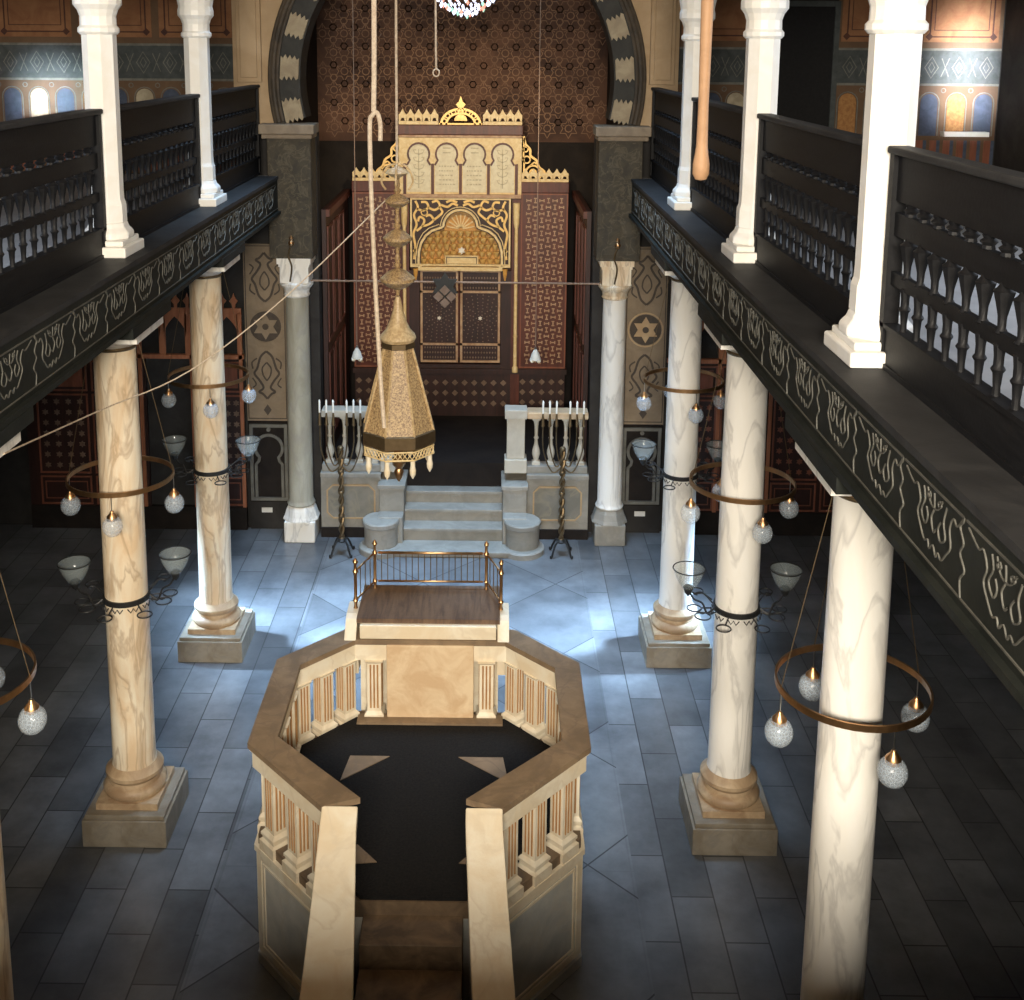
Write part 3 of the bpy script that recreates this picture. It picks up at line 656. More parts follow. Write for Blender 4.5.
# carcass
MB().box(-.95, .94, AY, 18.2, 4.50, 5.44).build('attic_body', 'gold_pale', A)
MB().box(-.95, -.80, AY, AY+.46, PZ, 4.5).box(.80, .94, AY, AY+.46, PZ, 4.5).box(-.95, .94, AY+.45, 18.2, PZ, 4.5).build('body', 'redwood', A)
for s in (-1, 1):
    x0, x1 = (-1.68, -.95) if s < 0 else (.94, 1.67)
    MB().box(x0, x1, AY+.06, 18.2, 1.72, 4.55).build('side_wing', 'redwood', A)
    MB().box(x0, x1, AY+.10, 18.2, PZ, 1.72).build('wing_base', 'redwood_dark', A)
    MB().box(x0-.01, x1+.01, AY+.02, 18.2, 4.55, 4.72).build('wing_cornice', 'redwood', A, bevel=.012)
    Fw = FY(AY+.06); il = MB(); inlay_field(il, Fw, x0+.07, x1-.05, 1.80, 4.48, 0, .006, .105); il.build('bone_inlay', 'inlay', A)
    MB().frame(Fw, x0, x1, 1.74, 4.54, .022, 0, .015).build('wing_frame', 'pinkwood', A)
    cr = MB(); cresting(cr, FY(AY+.05), x0, x1, 4.72, .21, .118, -.03, 0); cr.build('wing_cresting', 'gold_pale', A)
    # openwork scroll bracket
    sc_ = MB(); e = s*.95; Fs = FY(AY+.12); q = s
    def S_(pts, w_=.028): sc_.stroke(Fs, [(e+q*p[0], p[1]) for p in smoothpts([(a, b, 0) for a, b in pts], 5)], w_, 0, .03)
    S_([(.02, 5.42), (.05, 5.30), (.12, 5.22), (.13, 5.12), (.22, 5.05), (.26, 4.95), (.34, 4.88), (.36, 4.78), (.32, 4.73)], .035)
    sc_.stroke(Fs, arcp(e+q*.17, 4.86, .11, 0, 360, 16)[:-1], .028, 0, .03, closed=True); sc_.stroke(Fs, arcp(e+q*.17, 4.86, .05, 0, 360, 10)[:-1], .022, 0, .03, closed=True)
    sc_.stroke(Fs, arcp(e+q*.07, 5.06, .055, 0, 360, 10)[:-1], .022, 0, .03, closed=True); sc_.stroke(Fs, arcp(e+q*.05, 5.22, .04, 0, 360, 10)[:-1], .02, 0, .03, closed=True)
    S_([(.02, 4.74), (.03, 4.95), (.02, 5.15), (.03, 5.40)], .025); S_([(.0, 4.74), (.18, 4.73), (.36, 4.74)], .03); S_([(.13, 4.97), (.19, 5.02), (.22, 4.99)], .022); S_([(.27, 4.9), (.30, 4.82), (.26, 4.76)], .022)
    sc_.build('scroll_bracket', 'gold', A)
# attic: cornice, crest, four tablets in keyhole arches
MB().box(-.97, .96, AY-.04, 18.2, 5.44, 5.60).build('cornice', 'redwood', A, bevel=.015)
for q0, q1 in ((-.95, -.34), (.34, .94)):
    cr = MB(); cresting(cr, FY(AY-.03), q0, q1, 5.60, .24, .122, -.03, 0); cr.build('cresting', 'gold_pale', A)
pk = MB(); Fc = FY(AY-.03)
for r, rr in ((.30, .035), (.22, .03)): pk.stroke(Fc, [(x, 5.60+(z-5.60)*.8) for x, z in arcp(0, 5.60, r, 0, 180, 16)], rr, -.03, 0)
for k in range(7):
    a_ = math.radians(15+25*k); x, z = .26*math.cos(a_), 5.60+.21*math.sin(a_); pk.stroke(Fc, arcp(x, z, .035, 0, 360, 8)[:-1], .018, -.03, .004, closed=True)
pk.plate(Fc, [(-.055, 5.80), (.055, 5.80), (.035, 5.86), (.075, 5.91), (.03, 5.95), (0, 6.04), (-.03, 5.95), (-.075, 5.91), (-.035, 5.86)], -.03, 0)
pk.plate(Fc, arcp(0, 5.66, .10, 0, 180, 8), -.03, -.01); pk.rect(Fc, -.33, .33, 5.60, 5.625, -.03, 0)
pk.build('crest_ornament', 'gold', A)
tw = .43; tb = MB(); tf = MB()
for k in range(4):
    cx = -.645+k*tw; h = .165
    t_ = MB(); key = [(cx-h-.015, 4.56), (cx+h+.015, 4.56), (cx+h+.015, 4.98), (cx+h-.01, 5.02)]+arcp(cx, 5.15, h, -35, 215, 14)+[(cx-h+.01, 5.02), (cx-h-.015, 4.98)]
    tl = t_.plate(F, key, 0, .012).build('tablet', 'tablet', A)
    tf.stroke(F, key[2:], .028, 0, .045)
    ln = MB()
    if k in (1, 2):
        for j in range(5):
            z = 4.95-j*.07; x = cx-.12
            while x < cx+.10: l = random.uniform(.02, .045); ln.rect(F, x, x+l, z, z+.02, .012, .015); x += l+.014
        for j in range(2):
            z = 5.16+j*.07; ln.rect(F, cx-.06, cx+.06, z, z+.02, .012, .015)
    else:
        ln.stroke(F, [(cx, 4.62), (cx, 5.22)], .014, .012, .015)
        for j in range(5):
            z = 4.68+j*.115
            for q in (-1, 1): ln.stroke(F, [(cx, z), (cx+q*.06, z+.02), (cx+q*.085, z+.07), (cx+q*.04, z+.07)], .014, .012, .015)
    ln.build('faded_lettering' if k in (1, 2) else 'leaf_ornament', 'tablet_line', tl)
for k in range(5):
    x = -.86+k*tw; tf.rect(F, x-.022, x+.022, 4.53, 5.00, 0, .05)
tf.build('tablet_arcade', 'redwood', A)
MB().rect(F, -.95, .94, 4.47, 4.53, 0, .06).rect(F, -.95, .94, 5.40, 5.44, 0, .03).build('attic_sill', 'inlay', A, bevel=.008)
# flanking gilt columns
for s in (-1, 1):
    MB().lathe([(.045, 0), (.045, .08), (.03, .10), (.028, .55), (.034, .58), (.028, .62), (.028, 2.30), (.045, 2.38), (.05, 2.50), (.055, 2.70)], (s*.87, AY-.045, 1.70), 12).build('gilt_column', 'gold_pale', A, True)
    MB().lathe([(.03, 0), (.03, .12), (.018, .15), (.018, 1.15), (.03, 1.2), (.045, 1.32), (.045, 1.40)], (s*.70, AY+.03, 1.95), 10).build('door_colonette', 'gold_deep', A, True)
# spandrel with trefoil arch
def tref(dz=0, g=0):
    l = [(-.62-g, 3.40), (-.62-g, 3.50)]+[( -.62-g+.0+.30*(1-math.cos(math.radians(t)))*1.05, 3.55+(.40+g)*math.sin(math.radians(t))) for t in (10, 30, 50, 70)]
    l += [(-.26-g, 3.98+g)]+arcp(0, 4.02, .235+g, 178, 90, 7)
    return l+[(-x, z) for x, z in l[::-1][1:]]
tr = tref(); sp_ = MB(); x0, x1, zt = -.78, .78, 4.47
pl = [(x, z) for x, z in tr]
for p, q_ in zip(pl[:-1], pl[1:]):
    if abs(p[0]-q_[0]) > 1e-4: sp_.plate(F, [p, q_, (q_[0], zt), (p[0], zt)], -.04, 0)
sp_.rect(F, x0, tr[0][0], 3.40, zt, -.04, 0); sp_.rect(F, -tr[0][0], x1, 3.40, zt, -.04, 0)
sp_.build('spandrel', 'redwood_dark', A)
go = MB()
go.stroke(F, tref(0, .03), .035, 0, .04); go.frame(F, -.78, .78, 3.40, 4.47, .028, 0, .03); go.stroke(F, tref(0, .075), .012, 0, .03)
go.rect(F, -.78, -.60, 3.38, 3.41, 0, .04); go.rect(F, .60, .78, 3.38, 3.41, 0, .04)
go.build('gilt_arch_frame', 'gold_pale', A)
sc2 = MB()
for q in (-1, 1):
    def S2(pts, w_=.034): sc2.stroke(F, [(q*p[0], p[1]) for p in smoothpts([(a, b, 0) for a, b in pts], 5)], w_, 0, .02)
    S2([(.72, 3.50), (.70, 3.70), (.73, 3.9), (.68, 4.05), (.72, 4.2), (.66, 4.32), (.70, 4.42)])
    S2([(.68, 3.95), (.60, 4.02), (.56, 4.12), (.63, 4.17), (.66, 4.10)]); S2([(.60, 4.02), (.50, 4.05), (.42, 4.12), (.47, 4.2), (.54, 4.18)])
    S2([(.68, 4.3), (.58, 4.27), (.50, 4.32), (.53, 4.4), (.61, 4.40)]); S2([(.50, 4.32), (.40, 4.28), (.32, 4.34), (.36, 4.42), (.44, 4.40)])
    S2([(.42, 4.12), (.34, 4.18), (.28, 4.25), (.33, 4.33)]); S2([(.30, 4.36), (.20, 4.33), (.12, 4.38), (.04, 4.35)]); S2([(.22, 4.40), (.14, 4.43), (.05, 4.40)])
    S2([(.73, 3.62), (.69, 3.66), (.70, 3.56)]); sc2.stroke(F, arcp(q*.56, 4.24, .05, 0, 360, 8)[:-1], .018, 0, .02, closed=True)
sc2.build('gilt_scrollwork', 'gold', A)
# muqarnas niche
Fi = FY(AY+.16); MB().rect(Fi, -.70, .70, 3.38, 4.40, -.02, 0).build('niche_back', 'gold_deep', A)
mq = MB()
rows = [(3.44, .58, 11, .02), (3.56, .56, 11, .035), (3.68, .54, 11, .05), (3.79, .48, 9, .07), (3.89, .36, 7, .085)]
for z, hw, n, yo in rows:
    for k in range(n):
        x = -hw+2*hw*k/(n-1); r = hw/(n-1)*.92
        mq.lathe([(.004, -.06), (r*.5, -.03), (r, .015), (r*1.02, .05), (r*.5, .055)], (x, AY+.14-yo, z), 8)
mq.build('muqarnas_row', 'gold', A, True)
dm = MB(); 
for k in range(9):
    a_ = math.radians(20*k+10); dm.stroke(Fi, [(0+.03*math.cos(a_), 3.96+.03*math.sin(a_)), (.22*math.cos(a_), 3.96+.24*math.sin(a_))], .02, 0, .03)
dm.build('shell_ribs', 'gold_pale', A)
stn = MB(); fan(stn, FY(AY+.02), star6(0.02, 3.64, .062), (0.02, 3.64), 0, .012); stn.build('white_star', 'pearl', A)
MB().rect(FY(AY+.03), -.24, .28, 3.40, 3.56, 0, .03).build('inscription_tablet', 'gold_pale', A)
MB().frame(FY(AY+.0), -.22, .26, 3.42, 3.54, .012, 0, .004).build('tablet_border', 'redwood_dark', A)
MB().rect(F, -.66, .66, 3.32, 3.38, -.10, .03).build('lintel', 'gold_pale', A, bevel=.008)
# doors
for s in (-1, 1):
    x0, x1 = (-.63, -.035) if s < 0 else (.0, .63)
    d = MB().rect(FY(AY+.08), x0, x1, 1.82, 3.32, -.04, 0).build('door', 'redwood_dark', A); Fd = FY(AY+.08)
    fr = MB().frame(Fd, x0, x1, 1.82, 3.32, .035, 0, .018); fr.rect(Fd, x0, x1, 2.10, 2.135, 0, .018); fr.rect(Fd, x0, x1, 2.95, 2.985, 0, .018); fr.build('door_frame', 'inlay', d)
    sp2 = MB(); cx, cz = (x0+x1)/2, 2.54
    for ring_, n_ in ((.06, 6), (.11, 12), (.16, 12), (.21, 18), (.26, 20), (.32, 24), (.38, 26)):
        for k in range(n_):
            a_ = 2*PI*(k+.5*(n_ % 4 == 0))/n_; x, z = cx+ring_*math.cos(a_), cz+ring_*math.sin(a_)
            if x0+.05 < x < x1-.05 and 2.15 < z < 2.93: sp2.plate(Fd, [(x-.011, z), (x, z-.011), (x+.011, z), (x, z+.011)], 0, .008)
    for z0 in (1.88, 3.01):
        for k in range(12):
            x = x0+.07+k*(x1-x0-.14)/11; h_ = .2 if z0 < 2 else .22
            for j in range(3): sp2.plate(Fd, [(x-.014, z0+j*.08+.02), (x, z0+j*.08), (x+.014, z0+j*.08+.02), (x, z0+j*.08+.04)], 0, .006)
    sp2.build('star_inlay', 'inlay_dim', d)
    fan(MB(), Fd, star6(cx, cz, .03), (cx, cz), 0, .01) if False else None
    b_ = MB(); fan(b_, Fd, star6(cx, cz, .036), (cx, cz), 0, .012); b_.build('pearl_boss', 'pearl', d)
for q0 in (-.80, .64): MB().rect(F, q0, q0+.16, 1.70, 3.32, -.06, 0).build('door_jamb', 'redwood_dark', A)
MB().box(-.80, .80, AY+.02, AY+.45, PZ, 1.80).box(-1.70, 1.69, AY-.03, AY+.10, 1.66, 1.74).build('base_cabinet', 'redwood_dark', A)
bp = MB()
for i in range(22):
    for j in range(3):
        cx, cz = -1.62+i*.154, 1.16+j*.17
        bp.plate(FY(AY+.02 if abs(cx) < .8 else AY+.10), [(cx-.05, cz), (cx, cz-.05), (cx+.05, cz), (cx, cz+.05)], 0, .006)
bp.build('base_inlay', 'inlay_dim', A)
# panelled side linings between arch and ark
for s in (-1, 1):
    side = 'left' if s < 0 else 'right'
    t = wthing('wood_wainscot', f'dark red panelled lining along the {side} side of the sanctuary', 'panelling', (s*1.83, 16.5, PZ))
    F2 = FR((s*1.80, 0, 0), (0, 1, 0), (0, 0, 1), (-s, 0, 0)); x0, x1 = sorted((s*1.80, s*1.86))
    MB().box(x0, x1, 15.52, 17.9, PZ, 4.55).build('boards', 'redwood_dark', t)
    MB().rect(F2, 15.52, 17.9, 4.45, 4.55, 0, .05).build('top_moulding', 'redwood', t)
    for y in (15.6, 16.2, 16.8):
        for z0, z1 in ((1.2, 2.5), (2.65, 4.3)): MB().frame(F2, y, y+.5, z0, z1, .04, 0, .02).build('panel_moulding', 'redwood', t)

# ================================================================== AISLE SCREENS
def screen(s):
    side = 'left' if s < 0 else 'right'
    t = wthing('carved_wood_screen', f'rose and orange wooden screen with toothed cresting at the end of the {side} aisle', 'screen', (s*4.2, 15.25, 0))
    yb = 15.28; F = FY(15.22)
    def X(a): return s*a
    def R_(mb, a0, a1, b0, b1, t0, t1):
        a0, a1 = sorted((s*a0, s*a1)); mb.rect(F, a0, a1, b0, b1, t0, t1)
    def FRM(mb, a0, a1, b0, b1, w_, t0, t1):
        a0, a1 = sorted((s*a0, s*a1)); mb.frame(F, a0, a1, b0, b1, w_, t0, t1)
    sol = 'redwood_dark'
    b_ = MB(); R_(b_, 2.94, 3.66, .05, 2.5, -.05, 0); R_(b_, 4.30, 6.0, .05, 2.5, -.05, 0)
    if s > 0: R_(b_, 3.66, 4.30, .05, 2.5, -.05, 0)
    b_.build('backboard', sol, t)
    dk = MB(); R_(dk, 2.94, 6.0, 0, .34, -.05, .02); dk.build('dark_base', 'apse_dark', t)
    rl = MB()
    R_(rl, 2.92, 4.42, 2.50, 2.56, -.04, .03)
    for a in (2.94, 3.62, 4.34): R_(rl, a, a+.05, .34, 3.15, -.02, .03)
    rl.build('orange_rails', 'orangewood', t)
    ar = MB(); n = 4; wd = 1.44/n
    for k in range(n):
        c = 2.96+(k+.5)*wd; h = wd/2
        pts = [(-h+.04, 2.56), (-h+.04, 2.80), (-h+.02, 2.88), (-h+.09, 3.0), (-.04, 3.06), (0, 3.10)]; pts = pts+[(-x, z) for x, z in pts[::-1][1:]]
        for p, q in zip(pts[:-1], pts[1:]):
            if abs(p[0]-q[0]) > 1e-4:
                xs = [s*(c+p[0]), s*(c+q[0])]
                ar.plate(F, [(xs[0], p[1]), (xs[1], q[1]), (xs[1], 3.14), (xs[0], 3.14)], 0, .02)
        R_(ar, c-h, c-h+.045, 2.56, 3.14, 0, .02); R_(ar, c+h-.045, c+h, 2.56, 3.14, 0, .02)
    R_(ar, 2.94, 4.42, 3.14, 3.22, -.01, .03)
    ar.build('lobed_arcade', 'orangewood', t)
    cr = MB(); a0, a1 = sorted((s*2.96, s*4.40)); n = 9
    for k in range(n):
        c = a0+(k+.5)*(a1-a0)/n
        cr.plate(F, [(c-.02, 3.22), (c+.02, 3.22), (c+.022, 3.27), (c+.06, 3.32), (c+.02, 3.37), (c, 3.43), (c-.02, 3.37), (c-.06, 3.32), (c-.022, 3.27)], 0, .02)
    cr.build('cresting', 'orangewood', t)
    spans = [(2.96, 3.26), (3.30, 3.62), (4.42, 5.06), (5.12, 5.84)]
    if s > 0: spans.insert(2, (3.68, 4.32))
    for a0, a1 in spans:
        wf = MB(); up2 = MB(); st_ = MB()
        FRM(wf, a0, a1, 2.02, 2.46, .022, 0, .018); FRM(wf, a0, a1, .36, .78, .022, 0, .018); FRM(wf, a0, a1, .82, 1.98, .022, 0, .018)
        FRM(wf, a0+.06, a1-.06, .44, .70, .012, 0, .015)
        R_(up2, a0+.06, a1-.06, 2.08, 2.40, 0, .012)
        nx = max(2, round((a1-a0-.06)/.16)); nz = 7
        for i in range(nx):
            for j in range(nz):
                cx, cz = s*(a0+.03+(i+.5)*(a1-a0-.06)/nx), .86+(j+.5)*1.08/nz
                pts = star6(cx, cz, .048, 90); fan(st_, F, pts, (cx, cz), 0, .008)
        pf = wf.build('panel_frame', 'pinkwood', t); up2.build('rose_panel', 'pinkwood', pf); st_.build('star_inlay', 'inlay_dim' if s < 0 else 'pinkwood', pf)
for s in (-1, 1): screen(s)
for s in (-1, 1):
    x = -2.66 if s < 0 else 2.61
    o = MB().rect(FY(15.24), x-.075, x+.075, .255, .325, -.0, .012).build('notice_card', 'paper', origin=(x, 15.235, .29))
    tag(o, f"small white card on the dark wall foot {'left' if s<0 else 'right'} of the sanctuary columns", 'card')
    g = MB()
    for k in range(5): g.rect(FY(15.24), x-.05+k*.021, x-.037+k*.021, .28, .30, .012, .013)

# ================================================================== THE PULPIT (BIMAH)
B = wthing('octagonal_pulpit', 'octagonal cream marble pulpit with colonnettes and a sloping stair in mid-floor', 'pulpit', (0, 7.97, 0))
OUT = [(-.60, 6.79), (.60, 6.79), (1.24, 7.48), (1.24, 8.62), (.72, 9.15), (-.72, 9.15), (-1.24, 8.62), (-1.24, 7.48)]
def inset(poly, d):
    n = len(poly); out = []
    for i in range(n):
        p0, p1, p2 = Vector(poly[i-1]), Vector(poly[i]), Vector(poly[(i+1) % n])
        e1 = (p1-p0).normalized(); e2 = (p2-p1).normalized(); n1 = Vector((-e1.y, e1.x)); n2 = Vector((-e2.y, e2.x))
        b_ = (n1+n2); b_ = b_/b_.dot(n1); out.append(tuple(p1+b_*d))
    return out
FZ = 1.07
body = inset(OUT, .035); inner = inset(OUT, .205)
SEG = [(1, 2), (2, 3), (3, 4), (4, 5), (5, 6), (6, 7), (7, 0)]       # the side between 0 and 1 is the stair opening
# rim
rim_in = list(inner); rim_in[0] = (-.355, 6.885); rim_in[1] = (.355, 6.885)
def band(mb, oi, ii, z0, z1, segs):
    for a_, b_ in segs: mb.prism([oi[a_], oi[b_], ii[b_], ii[a_]], z0, z1)
for a_, b_ in SEG:
    if (a_, b_) == (4, 5): continue
for a_, b_ in SEG: 
    MB().prism([OUT[a_], OUT[b_], rim_in[b_], rim_in[a_]], 1.755, 1.80).build('rim_slab', 'pulpit_top', B)
    o2, i2 = inset(OUT, .012), inset(OUT, .19)
    mb = MB().prism([o2[a_], o2[b_], i2[b_], i2[a_]], 1.735, 1.755); o3, i3 = inset(OUT, .03), inset(OUT, .18)
    mb.prism([o3[a_], o3[b_], i3[b_], i3[a_]], 1.60, 1.735); mb.build('entablature', 'pulpit_white', B)
# drum with floor, ledge and framed panels
dr = inset(OUT, .05)
MB().prism(dr, .10, .93).build('drum', 'pulpit_panel', B)
MB().prism(inset(OUT, .03), 0, .08).build('foot_moulding', 'pulpit_panel', B)
lo, li = inset(OUT, .025), inset(OUT, .215)
for a_, b_ in SEG: MB().prism([lo[a_], lo[b_], li[b_], li[a_]], .93, .975).build('ledge', 'pulpit_white', B)
MB().prism(inset(OUT, .055), .93, FZ-.02).build('floor_slab', 'step', B)
for a_, b_ in SEG:
    p, q = Vector(dr[a_]), Vector(dr[b_]); d = (q-p); L_ = d.length; d.normalize(); n_ = Vector((d.y, -d.x))
    Fp = FR((p.x, p.y, 0), (d.x, d.y, 0), (0, 0, 1), (n_.x, n_.y, 0))
    fr = MB().frame(Fp, .0, L_, .10, .93, .055, 0, .012); fr.frame(Fp, .075, L_-.075, .175, .855, .018, 0, .010); fr.build('panel_frame', 'pulpit_white', B)
# black carpet with four pale corner tiles showing
ci = inset(OUT, .20); ci[0] = (-.36, 6.86); ci[1] = (.36, 6.86)
MB().prism(ci, FZ-.02, FZ+.012).build('carpet', 'carpet', B)
for tri in ([(-.62, 8.40), (-.66, 8.08), (-.30, 8.40)], [(.62, 8.40), (.26, 8.40), (.66, 8.08)], [(-.44, 7.36), (-.62, 7.14), (-.28, 7.18)], [(.62, 7.14), (.44, 7.36), (.30, 7.18)]):
    c_ = sum(x*((tri[(i+1) % 3][1])-(tri[i-1][1])) for i, (x, y) in enumerate(tri))
    if c_ < 0: tri = tri[::-1]
    MB().prism(tri, FZ+.012, FZ+.018).build('corner_tile', 'pulpit_top', B)
# clustered colonnettes
def colon():
    m = MB()
    q = 2**.5
    m.lathe([(.092*q, 0), (.092*q, .085), (.074*q, .10), (.074*q, .115), (.083*q, .125), (.083*q, .145), (.062*q, .17)], n=4, rot=PI/4)
    m.lathe([(.060*q, .17), (.060*q, .61), (.075*q, .63)], n=4, rot=PI/4)
    return m
def flutes():
    m = MB()
    for k in range(4):
        a_ = k*PI/2; c_, s_ = math.cos(a_), math.sin(a_)
        for off_ in (-.030, 0, .030):
            bx, by = c_*.0575-s_*off_, s_*.0575+c_*off_
            m.lathe([(.009, .20), (.009, .60)], (bx, by, 0), 5)
    return m
CM = {}
for a_, b_ in SEG:
    if (a_, b_) == (4, 5): continue
    p, q = Vector(body[a_]), Vector(body[b_]); d = q-p; n_ = Vector((-d.y, d.x)).normalized(); L_ = d.length; ang = math.atan2(d.y, d.x)+PI/4-PI/4
    cnt = 3
    for k in range(cnt):
        c_ = p+d*((k+.5)/cnt)+n_*.088
        if (a_, b_) == (3, 4) and False: continue
        if not CM:
            o = colon().build('colonnette', 'pulpit_white', B, False); CM['c'] = o.data; g = flutes().build('flute', 'honey_groove', o); CM['f'] = g.data
            for vv in o.data.vertices: pass
            # these two meshes are written around their own axis, so put them back in local space
            for me_ in (o.data, g.data):
                for vv in me_.vertices: vv.co += Vector((0, 7.97, 0))
        else:
            o = bpy.data.objects.new('colonnette', CM['c']); C.objects.link(o); o.parent = B
            g = bpy.data.objects.new('flute', CM['f']); C.objects.link(g); g.parent = o
        o.location = (c_.x, c_.y-7.97, .97); o.rotation_euler = (0, 0, ang+PI/4-PI/4)
for sx_ in (-1, 1):
    o = bpy.data.objects.new('colonnette', CM['c']); C.objects.link(o); o.parent = B; o.location = (sx_*.48, 9.01-7.97, .97)
    g = bpy.data.objects.new('flute', CM['f']); C.objects.link(g); g.parent = o
# back slab and reading desk
MB().box(-.37, .37, 8.93, 8.99, FZ, 1.76).build('back_slab', 'pulpit_pink', B, bevel=.006)
MB().box(-.62, .62, 8.84, 8.98, FZ, FZ+.03).build('back_step', 'pulpit_top', B)
MB().box(-.60, .56, 8.96, 9.06, 1.80, 1.925).build('desk_front', 'pulpit_white', B, bevel=.008)
MB().box(-.63, .59, 9.0, 9.62, 1.925, 1.965).build('desk_board', 'wood_board', B)
for s in (-1, 1):
    x0, x1 = sorted((-.03+s*.60, -.03+s*.70)); prof = [(8.93, 1.80), (9.20, 1.80), (9.30, 1.94), (9.34, 1.95), (9.12, 1.95), (9.06, 1.93), (8.99, 1.86)]
    Fx = FR((x0, 0, 0), (0, 1, 0), (0, 0, 1), (1, 0, 0)); MB().plate(Fx, prof, 0, x1-x0).build('desk_bracket', 'pulpit_white', B, bevel=.006)
    MB().box(min(x0, x1), max(x0, x1), 9.1, 9.60, 1.4, 1.80).build('corbel', 'pulpit_white', B)
MB().box(-.62, .58, 9.17, 9.6, 0, 1.925).build('desk_box', 'pulpit_white', B)
rail = MB(); Z1, Z0 = 2.30, 2.03; YB, YF = 9.57, 9.20
rail.tube([(-.50, YB, Z1), (.44, YB, Z1)], .013, 8).tube([(-.50, YB, Z0), (.44, YB, Z0)], .010, 8)
for x, xf in ((-.53, -.66), (.47, .60)):
    rail.tube([(x, YB, Z1), (xf, YF, Z1)], .009, 6).tube([(x, YB, Z0), (xf, YF, Z0)], .008, 6)
rr_ = rail.build('brass_railing', 'brass', B, True)
for x, y in ((-.53, YB), (.47, YB), (-.66, YF), (.60, YF)):
    MB().lathe([(.02, 0), (.014, .02), (.014, .05), (.024, .07), (.014, .09), (.014, .31), (.026, .335), (.014, .36), (.012, .40), (.024, .425), (.012, .45), (.003, .46)], (x, y, 1.96), 10).build('brass_post', 'brass', rr_, True)
for k in range(17): MB().tube([(-.47+k*.055, YB, Z0), (-.47+k*.055, YB, Z1)], .0045, 5).build('baluster_rod', 'dark_brass', rr_)
for x, xf in ((-.53, -.66), (.47, .60)):
    for k in range(1, 4):
        t_ = k/4; MB().tube([(x+(xf-x)*t_, YB+(YF-YB)*t_, Z0), (x+(xf-x)*t_, YB+(YF-YB)*t_, Z1)], .0045, 5).build('baluster_rod', 'dark_brass', rr_)
# stair: end posts, sloping parapets, treads
for s in (-1, 1):
    x0, x1 = (-.60, -.36) if s < 0 else (.355, .60)
    ctrl = [(6.80, 1.80), (6.62, 1.68), (6.35, 1.45), (6.05, 1.24), (5.75, 1.07), (5.40, .92), (5.05, .80), (4.85, .76)]
    ys = smoothpts([(a, b, 0) for a, b in ctrl], 4); Fx = FR((0, 0, 0), (0, 1, 0), (0, 0, 1), (1, 0, 0)); mb = MB(); n = len(ys)
    def fl(y, x): return x+(.0 if y > 6.6 else (6.6-y)*.10*(1 if x > 0 else -.25))
    def xs(y):
        k = max(0, 6.7-y)
        return (x0-.02*k, x1+.085*k) if s < 0 else (x0+.08*k, x1+.10*k)
    vs = []
    for y, z, _ in ys:
        a0, a1 = xs(y); vs += [(a0, y, z), (a1, y, z), (a1, y, z-.09), (a0, y, z-.09)]
    fs = [(i*4+j, i*4+(j+1) % 4, (i+1)*4+(j+1) % 4, (i+1)*4+j) for i in range(n-1) for j in range(4)]+[(0, 1, 2, 3), tuple((n-1)*4+j for j in (3, 2, 1, 0))]
    MB().add(vs, fs).build('stair_coping', 'pulpit_white', B, bevel=.008)
    vs = []
    for y, z, _ in ys:
        a0, a1 = xs(y); vs += [(a0+.03, y, z-.09), (a1-.03, y, z-.09), (a1-.03, y, 0), (a0+.03, y, 0)]
    MB().add(vs, fs).build('stair_parapet', 'pulpit_panel', B)
for k, (y0, y1, z) in enumerate(((6.58, 6.86, .95), (6.22, 6.58, .77), (5.82, 6.22, .57), (5.46, 5.82, .37), (5.14, 5.46, .175))):
    MB().box(-.34, .34, y0+.02, y1, 0, z-.12).box(-.34, .34, y0, y1, z-.12, z).build('tread', 'step', B, bevel=.006)

# ================================================================== LAMPS ON THE COLUMNS
def ring_lamp(label):
    t = thing('ring_lamp', label, 'lamp', group='brass hoop lamps around the columns'); r = .43; hoop = MB(); n = 48
    vs = []
    for i in range(n):
        a_ = 2*PI*i/n; c_, s_ = math.cos(a_), math.sin(a_)
        for rr, z in ((r-.006, -.02), (r+.006, -.02), (r+.006, .02), (r-.006, .02)): vs.append((rr*c_, rr*s_, z))
    hoop.add(vs, [(i*4+j, i*4+(j+1) % 4, ((i+1) % n)*4+(j+1) % 4, ((i+1) % n)*4+j) for i in range(n) for j in range(4)]); hoop.build('hoop', 'brass', t)
    for k, deg in enumerate((-76, 14, 104, 188)):
        a_ = math.radians(deg); x, y = r*math.cos(a_), r*math.sin(a_)
        if k: MB().tube([(x*.42, y*.42, 1.22), (x, y, .02)], .0028, 5).build('chain', 'dark_brass', t)
        MB().tube([(x, y, 0), (x, y, -.13)], .004, 5).lathe([(.012, -.02), (.012, .0)], (x, y, -.13), 8).build('drop_wire', 'silver', t)
        g = MB().sphere((x, y, -.26), .082, 20, 12, 1.08).build('glass_globe', 'globe', t, True)
        MB().lathe([(.045, -.205), (.042, -.175), (.02, -.15), (.012, -.13)], (x, y, 0), 14).build('brass_cap', 'brass', g, True)
    MB().lathe([(.185, 1.20), (.192, 1.205), (.192, 1.23), (.185, 1.235)], (0, 0, 0), 24).build('collar', 'brass', t)
    return t
L0 = ring_lamp('brass hoop lamp with four crackled globes around the nearest right column'); L0.location = (2.6, YR[1], 3.14)
dup(L0, (2.6, YR[2], 3.2), label='brass hoop lamp around the right column beside the pulpit', rz=math.radians(-3))
dup(L0, (2.6, YR[3], 3.2), label='brass hoop lamp around the far right column near the painted pilaster', rz=math.radians(-5))
dup(L0, (-2.6, YR[2], 3.2), label='brass hoop lamp around the left column beside the pulpit', rz=math.radians(-6))
dup(L0, (-2.6, YR[3], 3.2), label='brass hoop lamp around the far left column near the sanctuary', rz=math.radians(2))
dup(L0, (-2.6, YR[1], 3.12), label='brass hoop lamp at the left edge of the view with one globe in sight', rz=math.radians(-14))
